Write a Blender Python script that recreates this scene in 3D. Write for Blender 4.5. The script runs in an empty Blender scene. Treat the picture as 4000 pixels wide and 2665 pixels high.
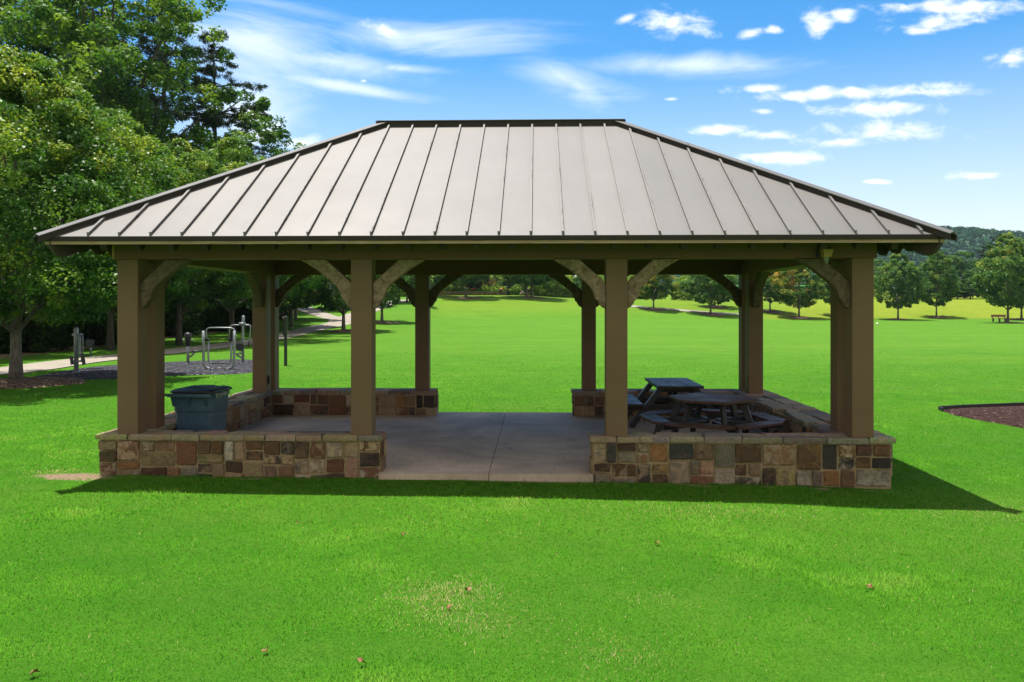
import bpy, bmesh, math, random
import numpy as np
from mathutils import Vector, Matrix
R = math.radians
scene = bpy.context.scene
COL = scene.collection
rnd = random.Random(7)

# ------------------------------------------------------------------ camera frame
F, HZ, CXP = 3234.0, 1192.0, 2000.0            # focal length / horizon, in 4000 px wide photo pixels
YAW = 0.0299
CAM = Vector((0.0, -11.0, 2.228))
CS, SN = math.cos(YAW), math.sin(YAW)

def at(px, py, d):
    """photo pixel at camera depth d -> world point"""
    xr = (px - CXP) / F * d
    z = CAM.z + (HZ - py) / F * d
    return Vector((xr * CS - d * SN, CAM.y + xr * SN + d * CS, z))

# ------------------------------------------------------------------ terrain
TAB = [
    (-6000, [(0, -2.2), (60, -2.2), (140, 2), (300, 5)]),
    (-1500, [(0, -2.22), (30, -2.28), (60, -2.2), (90, -1), (140, 2), (300, 5)]),
    (0,    [(0, -2.25), (10, -2.28), (24, -2.3), (40, -2.3), (60, -2.2), (90, -1), (140, 2), (300, 5)]),
    (600,  [(0, -2.25), (10, -2.29), (30, -2.3), (40, -2.25), (60, -2.0), (90, -.5), (140, 2), (300, 5)]),
    (1100, [(0, -2.26), (10, -2.30), (30, -2.3), (58, -2.15), (75, -1.6), (95, -.3), (140, 2), (300, 5)]),
    (1600, [(0, -2.28), (10, -2.31), (30, -2.31), (60, -2.1), (80, -1.75), (110, .45), (125, 1.1), (140, 1.4), (300, 4)]),
    (1750, [(0, -2.28), (10, -2.31), (30, -2.31), (60, -2.2), (98, -1.75), (126, 1.5), (150, 1.55), (300, 4)]),
    (2000, [(0, -2.29), (10, -2.32), (30, -2.31), (60, -2.25), (100, -1.75), (127, 1.56), (150, 1.5), (300, 4)]),
    (2250, [(0, -2.30), (10, -2.33), (30, -2.31), (60, -2.28), (100, -1.85), (126, 1.05), (150, 1.3), (300, 4)]),
    (2450, [(0, -2.31), (10, -2.34), (30, -2.31), (60, -2.3), (105, -1.95), (128, .85), (160, 1.2), (300, 4)]),
    (2900, [(0, -2.33), (10, -2.36), (30, -2.32), (60, -2.3), (110, -2.0), (131, .75), (160, 1.2), (300, 4)]),
    (3500, [(0, -2.36), (10, -2.42), (18, -2.36), (60, -2.3), (116, -2.08), (133, .57), (160, 1.2), (300, 4)]),
    (4500, [(0, -2.38), (10, -2.46), (18, -2.38), (60, -2.3), (116, -2.08), (133, .57), (160, 1.2), (300, 4)]),
    (9000, [(0, -2.4), (60, -2.3), (116, -2.08), (133, .57), (160, 1.2), (300, 4)]),
]
TPX = np.array([t[0] for t in TAB], float)
DS = np.concatenate([np.arange(0, 60, .5), np.arange(60, 200, 1.0), np.arange(200, 620, 20.0)])
def _col(kn):
    k = np.array(kn, float)
    z = np.interp(DS, k[:, 0], k[:, 1])
    zz = z.copy()                                   # soften the corners of the profile
    w = np.interp(DS, [0, 30, 60, 130, 600], [.8, 2, 4, 4, 20])
    for i, (d, ww) in enumerate(zip(DS, w)):
        q = np.linspace(-1, 1, 9)
        zz[i] = np.interp(d + q * ww, k[:, 0], k[:, 1]).mean()
    return zz
TZ = np.array([_col(t[1]) for t in TAB])
def hgt_np(X, Y):
    dx, dy = X - CAM.x, Y - CAM.y
    xr = dx * CS + dy * SN
    d = -dx * SN + dy * CS
    r = np.hypot(xr, d)
    dd = np.maximum(d, np.abs(xr) * .5)
    px = np.where(dd > 1e-6, CXP + F * xr / np.maximum(dd, 1e-6), CXP)
    px = np.clip(px, -5999, 8999)
    dd = np.where(d < 0, 0, np.maximum(dd, 0))
    i = np.clip(np.searchsorted(TPX, px) - 1, 0, len(TPX) - 2)
    t = (px - TPX[i]) / (TPX[i + 1] - TPX[i])
    t = t * t * (3 - 2 * t)
    j = np.clip(np.searchsorted(DS, dd) - 1, 0, len(DS) - 2)
    s = np.clip((dd - DS[j]) / (DS[j + 1] - DS[j]), 0, 1)
    a = TZ[i, j] * (1 - s) + TZ[i, j + 1] * s
    b = TZ[i + 1, j] * (1 - s) + TZ[i + 1, j + 1] * s
    return CAM.z + a * (1 - t) + b * t
def hgt(x, y):
    return float(hgt_np(np.array([x]), np.array([y]))[0])
def spot(px, py, d0=4, d1=400):
    """where the sight line through a photo pixel meets the terrain"""
    d = np.geomspace(d0, d1, 4000)
    xr = (px - CXP) / F * d
    X = xr * CS - d * SN; Y = CAM.y + xr * SN + d * CS
    z = CAM.z + (HZ - py) / F * d
    below = np.nonzero(z < hgt_np(X, Y))[0]
    k = below[0] if len(below) else len(d) - 1
    return Vector((X[k], Y[k], float(hgt_np(X[k:k+1], Y[k:k+1])[0])))
def on_ground(px, d):
    p = at(px, 0, d)
    return Vector((p.x, p.y, hgt(p.x, p.y)))

# ------------------------------------------------------------------ materials
MATS = {}
def nodes(name):
    m = bpy.data.materials.new(name); m.use_nodes = True
    nt = m.node_tree; nt.nodes.clear()
    out = nt.nodes.new('ShaderNodeOutputMaterial')
    b = nt.nodes.new('ShaderNodeBsdfPrincipled')
    nt.links.new(b.outputs[0], out.inputs[0])
    MATS[name] = m
    return m, nt, b, out
def N(nt, t, **kw):
    n = nt.nodes.new(t)
    for k, v in kw.items():
        if k.startswith('i_'):
            n.inputs[k[2:].replace('_', ' ')].default_value = v
        else: setattr(n, k, v)
    return n
def L(nt, a, b): nt.links.new(a, b)
def ramp(nt, src, stops, interp='LINEAR'):
    r = N(nt, 'ShaderNodeValToRGB'); e = r.color_ramp.elements; r.color_ramp.interpolation = interp
    while len(e) < len(stops): e.new(0.5)
    for el, (p, c) in zip(e, stops):
        el.position = p; el.color = (*c, 1) if len(c) == 3 else c
    L(nt, src, r.inputs[0]); return r
def noise(nt, scale, detail=4, rough=.55, vec=None, dist=0, dim='3D'):
    n = N(nt, 'ShaderNodeTexNoise'); n.inputs['Scale'].default_value = scale
    n.inputs['Detail'].default_value = detail; n.inputs['Roughness'].default_value = rough
    n.inputs['Distortion'].default_value = dist
    if vec is not None: L(nt, vec, n.inputs['Vector'])
    return n
def pos(nt, scale=(1, 1, 1), loc=(0, 0, 0), obj=False):
    if obj: s = N(nt, 'ShaderNodeTexCoord').outputs['Object']
    else: s = N(nt, 'ShaderNodeNewGeometry').outputs['Position']
    mp = N(nt, 'ShaderNodeMapping'); mp.inputs['Scale'].default_value = scale; mp.inputs['Location'].default_value = loc
    L(nt, s, mp.inputs[0]); return mp.outputs[0]
def mix(nt, fac, a, b, mode='MIX'):
    m = N(nt, 'ShaderNodeMix', data_type='RGBA', blend_type=mode)
    for sock, v in ((m.inputs[0], fac), (m.inputs[6], a), (m.inputs[7], b)):
        if isinstance(v, (int, float)): sock.default_value = v
        elif isinstance(v, tuple): sock.default_value = (*v, 1) if len(v) == 3 else v
        else: L(nt, v, sock)
    return m.outputs[2]
def math_(nt, op, a, b=None, c=None, clamp=False):
    m = N(nt, 'ShaderNodeMath', operation=op); m.use_clamp = clamp
    for s, v in zip(m.inputs, (a, b, c)):
        if v is None: continue
        if isinstance(v, (int, float)): s.default_value = v
        else: L(nt, v, s)
    return m.outputs[0]
def bump(nt, b, h, strength=.3, dist=.02):
    n = N(nt, 'ShaderNodeBump'); n.inputs['Strength'].default_value = strength; n.inputs['Distance'].default_value = dist
    L(nt, h, n.inputs['Height']); L(nt, n.outputs[0], b.inputs['Normal'])
def simple(name, col, rough=.6, metal=0, var=.15, scale=6, bmp=.1, spec=.5, bdist=.01):
    m, nt, b, o = nodes(name)
    v = pos(nt)
    n = noise(nt, scale, 5, .6, v)
    lo = tuple(c * (1 - var) for c in col); hi = tuple(min(1, c * (1 + var)) for c in col)
    r = ramp(nt, n.outputs[0], [(.3, lo), (.7, hi)])
    L(nt, r.outputs[0], b.inputs['Base Color'])
    b.inputs['Roughness'].default_value = rough; b.inputs['Metallic'].default_value = metal
    b.inputs['Specular IOR Level'].default_value = spec
    if bmp:
        n2 = noise(nt, scale * 8, 4, .6, v); bump(nt, b, n2.outputs[0], bmp, bdist)
    return m

# painted fibre-cement posts and beams
def mk_paint(name, k):
    m, nt, b, o = nodes(name)
    v = pos(nt)
    n = noise(nt, 1.3, 5, .6, v)
    r = ramp(nt, n.outputs[0], [(.3, tuple(a * q for a, q in zip((.136, .081, .045), k))), (.7, tuple(a * q for a, q in zip((.166, .100, .057), k)))])
    sp = noise(nt, 55, 2, .5, v)
    spk = ramp(nt, sp.outputs[0], [(.74, (0, 0, 0)), (.78, (1, 1, 1))])
    c = mix(nt, spk.outputs[0], r.outputs[0], (.24, .16, .09))
    vs = pos(nt, (9, 9, .5)); st = noise(nt, 3, 4, .6, vs)
    c = mix(nt, ramp(nt, st.outputs[0], [(.5, (0, 0, 0)), (.85, (.45, .45, .45))]).outputs[0], c, (.11, .068, .032))
    L(nt, c, b.inputs['Base Color']); b.inputs['Roughness'].default_value = .62
    b.inputs['Specular IOR Level'].default_value = .3
    g = noise(nt, 160, 3, .6, v); bump(nt, b, g.outputs[0], .25, .003)
mk_paint('taupe_paint', (1, 1, 1)); mk_paint('shaded_beam_paint', (.88, .66, .72))  # beams repeat the post paint with the eave's shade put into the colour
def mk_wood(name, lo, mid, hi, gs=(2, 14, 14), sc=3, rough=.8, coord_obj=True):
    m, nt, b, o = nodes(name)
    v = pos(nt, gs, obj=coord_obj)
    n = noise(nt, sc, 7, .62, v, .6)
    r = ramp(nt, n.outputs[0], [(.25, lo), (.5, mid), (.75, hi)])
    v2 = pos(nt, (1, 1, 1), obj=coord_obj); k = noise(nt, 2.2, 3, .5, v2)
    c = mix(nt, ramp(nt, k.outputs[0], [(.58, (0, 0, 0)), (.78, (.35, .35, .35))]).outputs[0], r.outputs[0], lo)
    L(nt, c, b.inputs['Base Color']); b.inputs['Roughness'].default_value = rough
    b.inputs['Specular IOR Level'].default_value = .25
    bump(nt, b, n.outputs[0], .5, .006)
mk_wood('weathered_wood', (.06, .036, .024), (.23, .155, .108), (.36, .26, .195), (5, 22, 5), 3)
mk_wood('brown_shaded_wood', (.035, .022, .014), (.105, .072, .048), (.17, .12, .085), (5, 22, 5), 3)  # brown of the outer front braces; rear ones have shade put into colour
mk_wood('eave_board', (.17, .11, .07), (.33, .225, .15), (.42, .30, .21), (.8, 10, 10), 3)
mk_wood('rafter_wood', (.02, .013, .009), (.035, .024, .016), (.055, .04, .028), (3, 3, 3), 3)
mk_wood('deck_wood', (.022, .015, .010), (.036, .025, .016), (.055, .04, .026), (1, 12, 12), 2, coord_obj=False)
mk_wood('bench_wood', (.16, .09, .06), (.24, .14, .095), (.30, .18, .12), (1, 10, 10), 3)

def mk_comp(name, a, b_, rough):
    m, nt, b, o = nodes(name)
    v = pos(nt, (3, 40, 40), obj=True); n = noise(nt, 2, 5, .6, v, .3)
    L(nt, ramp(nt, n.outputs[0], [(.3, a), (.7, b_)]).outputs[0], b.inputs['Base Color'])
    n2 = noise(nt, 3, 4, .6, pos(nt)); L(nt, ramp(nt, n2.outputs[0], [(.3, (rough - .1,) * 3), (.7, (rough + .12,) * 3)]).outputs[0], b.inputs['Roughness'])
    b.inputs['Specular IOR Level'].default_value = .3; bump(nt, b, n.outputs[0], .25, .003)
mk_comp('brown_plank', (.050, .024, .015), (.09, .044, .027), .55)
mk_comp('dark_plank', (.020, .015, .013), (.036, .028, .025), .52)
simple('black_steel', (.012, .012, .013), .42, 0, .3, 8, .05)
simple('frame_black', (.014, .015, .016), .5, 0, .3, 8, .08)
simple('grey_steel', (.24, .26, .28), .38, .3, .12, 10, .04)
simple('dark_plastic', (.022, .025, .03), .5, 0, .2, 10, .05)
simple('bin_body', (.042, .084, .128), .42, 0, .2, 14, .06)
simple('bin_lid', (.008, .009, .010), .42, 0, .3, 14, .1)
simple('lamp_box_lit_end', (.33, .2, .06), .6, 0, .25, 20, .1)
simple('white_rubber', (.75, .75, .72), .5, 0, .05, 8, .02)
simple('green_tube', (.10, .42, .13), .4, 0, .1, 5, 0)
simple('blue_tube', (.03, .07, .17), .4, 0, .1, 5, 0)
simple('blue_seat', (.06, .28, .5), .5, 0, .1, 5, 0)
simple('chain_metal', (.45, .45, .45), .4, .6, .1, 5, 0)
simple('edging_black', (.012, .012, .012), .6, 0, .2, 10, .1)
simple('skin', (.42, .25, .18), .55, 0, .06, 10, 0)
simple('navy_cloth', (.018, .022, .045), .85, 0, .15, 14, .1)
simple('jeans_cloth', (.035, .06, .11), .85, 0, .2, 14, .1)
simple('orange_cloth', (.72, .2, .03), .85, 0, .1, 14, .1)
simple('lime_cloth', (.5, .72, .04), .85, 0, .1, 14, .1)
simple('black_cloth', (.012, .012, .013), .85, 0, .15, 14, .1)
simple('grey_cloth', (.28, .23, .22), .85, 0, .2, 14, .1)
simple('hair_dark', (.035, .025, .018), .6, 0, .2, 14, .1)
simple('leaf_brown', (.24, .115, .05), .7, 0, .5, 30, .1)
simple('petal_red', (.55, .05, .03), .7, 0, .3, 9, 0)
simple('sand_soil', (.50, .38, .25), .95, 0, .25, 4, .5, .2, .02)

def mk_glass(name, col, rough=.08, alpha=1):
    m, nt, b, o = nodes(name)
    n = noise(nt, 9, 3, .5, pos(nt))
    L(nt, ramp(nt, n.outputs[0], [(.3, col), (.7, tuple(c * .8 for c in col))]).outputs[0], b.inputs['Base Color'])
    b.inputs['Roughness'].default_value = rough; b.inputs['Transmission Weight'].default_value = .85
    b.inputs['IOR'].default_value = 1.3
mk_glass('jar_glass', (.8, .8, .78))
mk_glass('clear_film', (.85, .87, .88), .15)

SREF = at(2072.6, 920, 10.37).x
def mk_roof():
    m, nt, b, o = nodes('roof_metal')
    v = pos(nt)
    n = noise(nt, .8, 5, .55, v)
    r = ramp(nt, n.outputs[0], [(.3, (.132, .127, .122)), (.7, (.146, .140, .135))])
    # every sheet a shade of its own, and dark scuffs running down beside some seams
    sx = N(nt, 'ShaderNodeSeparateXYZ'); L(nt, N(nt, 'ShaderNodeNewGeometry').outputs['Position'], sx.inputs[0])
    q = math_(nt, 'DIVIDE', math_(nt, 'SUBTRACT', sx.outputs[0], SREF), .403)
    wn = N(nt, 'ShaderNodeTexWhiteNoise', noise_dimensions='1D'); L(nt, math_(nt, 'FLOOR', q), wn.inputs['W'])
    tone = ramp(nt, wn.outputs['Value'], [(0, (.94, .94, .945)), (1, (1.05, 1.045, 1.04))]).outputs[0]
    base = mix(nt, 1.0, r.outputs[0], tone, 'MULTIPLY')
    fr = math_(nt, 'FRACT', q)
    band = ramp(nt, fr, [(.03, (1, 1, 1)), (.085, (.25, .25, .25)), (.12, (0, 0, 0))]).outputs[0]
    s1 = noise(nt, 1, 5, .7, pos(nt, (1.6, .75, .75)), .3); s2 = noise(nt, 16, 4, .7, pos(nt, (1.6, .5, .5)))
    k = math_(nt, 'MULTIPLY', band, ramp(nt, s1.outputs[0], [(.52, (0, 0, 0)), (.60, (1, 1, 1))]).outputs[0])
    k = math_(nt, 'MULTIPLY', k, ramp(nt, s2.outputs[0], [(.45, (0, 0, 0)), (.58, (.9, .9, .9))]).outputs[0])
    c = mix(nt, k, base, (.035, .022, .018))
    L(nt, c, b.inputs['Base Color'])
    b.inputs['Metallic'].default_value = .35
    n3 = noise(nt, 2.5, 4, .6, v)
    L(nt, ramp(nt, n3.outputs[0], [(.3, (.54,) * 3), (.7, (.58,) * 3)]).outputs[0], b.inputs['Roughness'])
    g = noise(nt, 1.4, 3, .5, pos(nt, (2.2, .6, .6))); bump(nt, b, g.outputs[0], .16, .02)
mk_roof()
simple('roof_trim', (.026, .019, .0145), .55, 0, .12, 3, .05, .25)

def mk_concrete():
    m, nt, b, o = nodes('broom_concrete')
    v = pos(nt)
    n = noise(nt, .7, 6, .6, v)
    r = ramp(nt, n.outputs[0], [(.3, (.42, .32, .235)), (.7, (.58, .46, .35))])
    big = noise(nt, .55, 5, .65, v, .8); blot = noise(nt, 1.7, 5, .7, v, 1.0)
    st = noise(nt, 1, 3, .6, pos(nt, (.5, 2.2, 1)))
    c = mix(nt, ramp(nt, st.outputs[0], [(.45, (0, 0, 0)), (.7, (.6, .6, .6))]).outputs[0], r.outputs[0], (.56, .45, .37))
    br = noise(nt, 1, 2, .6, pos(nt, (75, 1.2, 1)))
    c = mix(nt, ramp(nt, br.outputs[0], [(.4, (0, 0, 0)), (.65, (.28, .28, .28))]).outputs[0], c, (.25, .19, .15))
    sp = noise(nt, 9, 3, .6, v)
    c = mix(nt, ramp(nt, sp.outputs[0], [(.68, (0, 0, 0)), (.76, (.5, .5, .5))]).outputs[0], c, (.15, .125, .10))
    c = mix(nt, 1.0, c, ramp(nt, big.outputs[0], [(.32, (.60, .58, .56)), (.66, (1.12, 1.12, 1.12))]).outputs[0], 'MULTIPLY')
    c = mix(nt, ramp(nt, blot.outputs[0], [(.60, (0, 0, 0)), (.70, (.55, .55, .55))]).outputs[0], c, (.17, .135, .105))
    L(nt, c, b.inputs['Base Color']); b.inputs['Roughness'].default_value = .7; b.inputs['Specular IOR Level'].default_value = .25
    bump(nt, b, br.outputs[0], .25, .004)
mk_concrete()
def mk_path():
    m, nt, b, o = nodes('path_concrete')
    n = noise(nt, .8, 6, .6, pos(nt))
    L(nt, ramp(nt, n.outputs[0], [(.3, (.24, .21, .17)), (.7, (.32, .28, .23))]).outputs[0], b.inputs['Base Color'])
    b.inputs['Roughness'].default_value = .9
    g = noise(nt, 40, 3, .6, pos(nt)); bump(nt, b, g.outputs[0], .3, .006)
mk_path()

def mk_stone():
    m, nt, b, o = nodes('field_stone')
    a = N(nt, 'ShaderNodeAttribute', attribute_name='tint'); a2 = N(nt, 'ShaderNodeAttribute', attribute_name='tint2')
    v = pos(nt)
    n = noise(nt, 7, 7, .65, v, .8)
    c = mix(nt, ramp(nt, n.outputs[0], [(.46, (0, 0, 0)), (.56, (1, 1, 1))]).outputs[0], a.outputs['Color'], a2.outputs['Color'])
    n2 = noise(nt, 30, 6, .7, v)
    c = mix(nt, 1.0, c, ramp(nt, n2.outputs[0], [(.25, (.55,) * 3), (.75, (1.35,) * 3)]).outputs[0], 'MULTIPLY')
    L(nt, c, b.inputs['Base Color']); b.inputs['Roughness'].default_value = .82
    b.inputs['Specular IOR Level'].default_value = .3
    n4 = noise(nt, 14, 8, .7, v, 1.0); bump(nt, b, n4.outputs[0], .9, .03)
mk_stone()
simple('mortar', (.33, .24, .135), .95, 0, .2, 9, .8, .2, .02)

def mk_lawn():
    m, nt, b, o = nodes('lawn')
    v = pos(nt)
    n1 = noise(nt, .12, 5, .6, v); n2 = noise(nt, 2.2, 6, .65, v); n3 = noise(nt, 42, 4, .7, v)
    c = ramp(nt, n1.outputs[0], [(.3, LAWN_A), (.7, LAWN_B)]).outputs[0]
    c = mix(nt, ramp(nt, n2.outputs[0], [(.35, (0, 0, 0)), (.75, (.55, .55, .55))]).outputs[0], c, LAWN_C)
    bands = noise(nt, 1, 3, .5, pos(nt, (.03, .22, 1)))
    c = mix(nt, ramp(nt, bands.outputs[0], [(.5, (0, 0, 0)), (.7, (.5, .5, .5))]).outputs[0], c, LAWN_D)
    sy = N(nt, 'ShaderNodeSeparateXYZ'); L(nt, N(nt, 'ShaderNodeNewGeometry').outputs['Position'], sy.inputs[0])
    fld = N(nt, 'ShaderNodeMapRange'); fld.inputs[1].default_value = 4; fld.inputs[2].default_value = 40; fld.inputs[4].default_value = .5; L(nt, sy.outputs[1], fld.inputs[0])
    c = mix(nt, fld.outputs[0], c, (.098, .218, .020))
    c = mix(nt, 1.0, c, ramp(nt, fld.outputs[0], [(0, (.88, .92, .85)), (.42, (1, 1, 1))]).outputs[0], 'MULTIPLY')
    n5 = noise(nt, 1, 6, .7, pos(nt, (.5, .9, 1)), .6)
    c = mix(nt, 1.0, c, ramp(nt, n5.outputs[0], [(.3, (.80, .86, .8)), (.7, (1.16, 1.1, 1.1))]).outputs[0], 'MULTIPLY')
    c = mix(nt, 1.0, c, ramp(nt, n3.outputs[0], [(.3, (.72,) * 3), (.72, (1.2,) * 3)]).outputs[0], 'MULTIPLY')
    at_ = N(nt, 'ShaderNodeAttribute', attribute_name='meadow')
    mn = noise(nt, .5, 5, .65, v)
    mcol = ramp(nt, mn.outputs[0], [(.3, (.135, .205, .016)), (.62, (.185, .235, .022)), (.8, (.235, .225, .05))]).outputs[0]
    c = mix(nt, at_.outputs['Fac'], c, mcol)
    so = N(nt, 'ShaderNodeAttribute', attribute_name='soil')
    sn = noise(nt, 3, 5, .7, v)
    k = math_(nt, 'ADD', so.outputs['Fac'], math_(nt, 'MULTIPLY', math_(nt, 'SUBTRACT', sn.outputs[0], .5), 1.1))
    k = ramp(nt, k, [(.45, (0, 0, 0)), (.62, (1, 1, 1))]).outputs[0]
    c = mix(nt, k, c, ramp(nt, n3.outputs[0], [(.3, (.17, .12, .075)), (.7, (.33, .25, .16))]).outputs[0])
    L(nt, c, b.inputs['Base Color']); b.inputs['Roughness'].default_value = 1
    b.inputs['Specular IOR Level'].default_value = .05
    g = noise(nt, 24, 5, .75, v); bump(nt, b, g.outputs[0], .8, .05)
LAWN_A = (.050, .172, .013); LAWN_B = (.072, .202, .016); LAWN_C = (.108, .222, .024); LAWN_D = (.140, .245, .030)
mk_lawn()

def mk_leaf(name, stops, trans=.35, rough=.5, spec=.35, upn=0):
    """leaf material: colour from the per-leaf attribute, part of the light passing through"""
    m, nt, b, o = nodes(name)
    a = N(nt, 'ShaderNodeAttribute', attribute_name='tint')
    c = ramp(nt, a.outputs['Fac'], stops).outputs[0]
    L(nt, c, b.inputs['Base Color']); b.inputs['Roughness'].default_value = rough
    b.inputs['Specular IOR Level'].default_value = spec
    if upn:                                          # blades shade like the turf they form
        gn = N(nt, 'ShaderNodeNewGeometry'); vm = N(nt, 'ShaderNodeMix', data_type='VECTOR'); vm.inputs[0].default_value = upn
        L(nt, gn.outputs['Normal'], vm.inputs[4]); vm.inputs[5].default_value = (0, 0, 1)
        nn = N(nt, 'ShaderNodeVectorMath', operation='NORMALIZE'); L(nt, vm.outputs[1], nn.inputs[0]); L(nt, nn.outputs[0], b.inputs['Normal'])
    t = N(nt, 'ShaderNodeBsdfTranslucent')
    L(nt, mix(nt, 1.0, c, (1.25, 1.2, .55), 'MULTIPLY'), t.inputs['Color'])
    ms = N(nt, 'ShaderNodeMixShader'); ms.inputs[0].default_value = trans
    L(nt, b.outputs[0], ms.inputs[1]); L(nt, t.outputs[0], ms.inputs[2]); L(nt, ms.outputs[0], o.inputs[0])
    return m
mk_leaf('grass_blade', [(0, (.024, .145, .008)), (.35, (.060, .255, .013)), (.62, (.115, .335, .024)), (.82, (.20, .38, .055)), (.93, (.36, .35, .15)), (1, (.50, .42, .24))], .4, .8, .04, .85)
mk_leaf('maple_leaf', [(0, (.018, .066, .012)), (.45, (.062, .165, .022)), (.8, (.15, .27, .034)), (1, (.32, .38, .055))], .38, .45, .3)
mk_leaf('oak_leaf', [(0, (.024, .080, .012)), (.5, (.076, .190, .024)), (1, (.20, .32, .04))], .42, .5, .22)
mk_leaf('park_leaf', [(0, (.034, .10, .026)), (.5, (.098, .21, .048)), (.85, (.25, .35, .08)), (1, (.46, .45, .16))], .42, .5, .2)
mk_leaf('amber_leaf', [(0, (.034, .10, .022)), (.5, (.10, .20, .036)), (.8, (.30, .30, .055)), (1, (.6, .40, .09))], .42, .5, .2)
mk_leaf('shrub_leaf', [(0, (.09, .18, .03)), (.5, (.22, .34, .055)), (1, (.42, .50, .12))], .45, .6, .1)
mk_leaf('wood_leaf', [(0, (.030, .088, .028)), (.5, (.072, .165, .046)), (1, (.16, .26, .07))], .42, .6, .1)
mk_leaf('pine_leaf', [(0, (.012, .030, .012)), (.5, (.026, .052, .018)), (1, (.055, .085, .024))], .25, .7, .08)
mk_leaf('under_leaf', [(0, (.014, .036, .010)), (.6, (.036, .078, .016)), (1, (.10, .16, .026))], .35, .7, .06)
mk_leaf('hill_leaf', [(0, (.016, .060, .032)), (.5, (.032, .092, .044)), (1, (.056, .13, .055))], .15, .9, 0)
mk_leaf('redbud_leaf', [(0, (.03, .03, .012)), (.6, (.06, .04, .015)), (1, (.3, .09, .03))], .3, .6, .2)
def mk_bark(name, lo, hi):
    m, nt, b, o = nodes(name)
    n = noise(nt, 3, 6, .65, pos(nt, (6, 6, 1.4)), .4)
    L(nt, ramp(nt, n.outputs[0], [(.35, lo), (.65, hi)]).outputs[0], b.inputs['Base Color'])
    b.inputs['Roughness'].default_value = .9; bump(nt, b, n.outputs[0], .9, .03)
mk_bark('grey_bark', (.06, .05, .04), (.20, .175, .15))
mk_bark('dark_bark', (.03, .024, .019), (.085, .07, .055))
def mk_chips(name, cols, scale, bm):
    m, nt, b, o = nodes(name)
    v = N(nt, 'ShaderNodeTexVoronoi'); v.inputs['Scale'].default_value = scale; L(nt, pos(nt), v.inputs['Vector'])
    sx = N(nt, 'ShaderNodeSeparateColor'); L(nt, v.outputs['Color'], sx.inputs[0])
    L(nt, ramp(nt, sx.outputs[0], cols).outputs[0], b.inputs['Base Color'])
    b.inputs['Roughness'].default_value = .9; b.inputs['Specular IOR Level'].default_value = .12
    bump(nt, b, v.outputs['Distance'], bm, .05)
mk_chips('rubber_chips', [(0, (.012, .012, .016)), (.55, (.035, .035, .045)), (.9, (.09, .09, .10)), (1, (.2, .2, .21))], 16, 1)
mk_chips('bark_chips', [(0, (.05, .03, .02)), (.6, (.13, .08, .055)), (.9, (.22, .15, .11)), (1, (.35, .28, .2))], 18, 1)
mk_chips('dark_chips', [(0, (.014, .006, .005)), (.6, (.046, .020, .015)), (.95, (.08, .042, .032)), (1, (.26, .20, .15))], 24, 1)
simple('leaf_litter', (.15, .10, .06), .95, 0, .45, 6, .8, .2, .03)
simple('hill_soil', (.022, .065, .034), 1, 0, .2, .05, 0)

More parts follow.
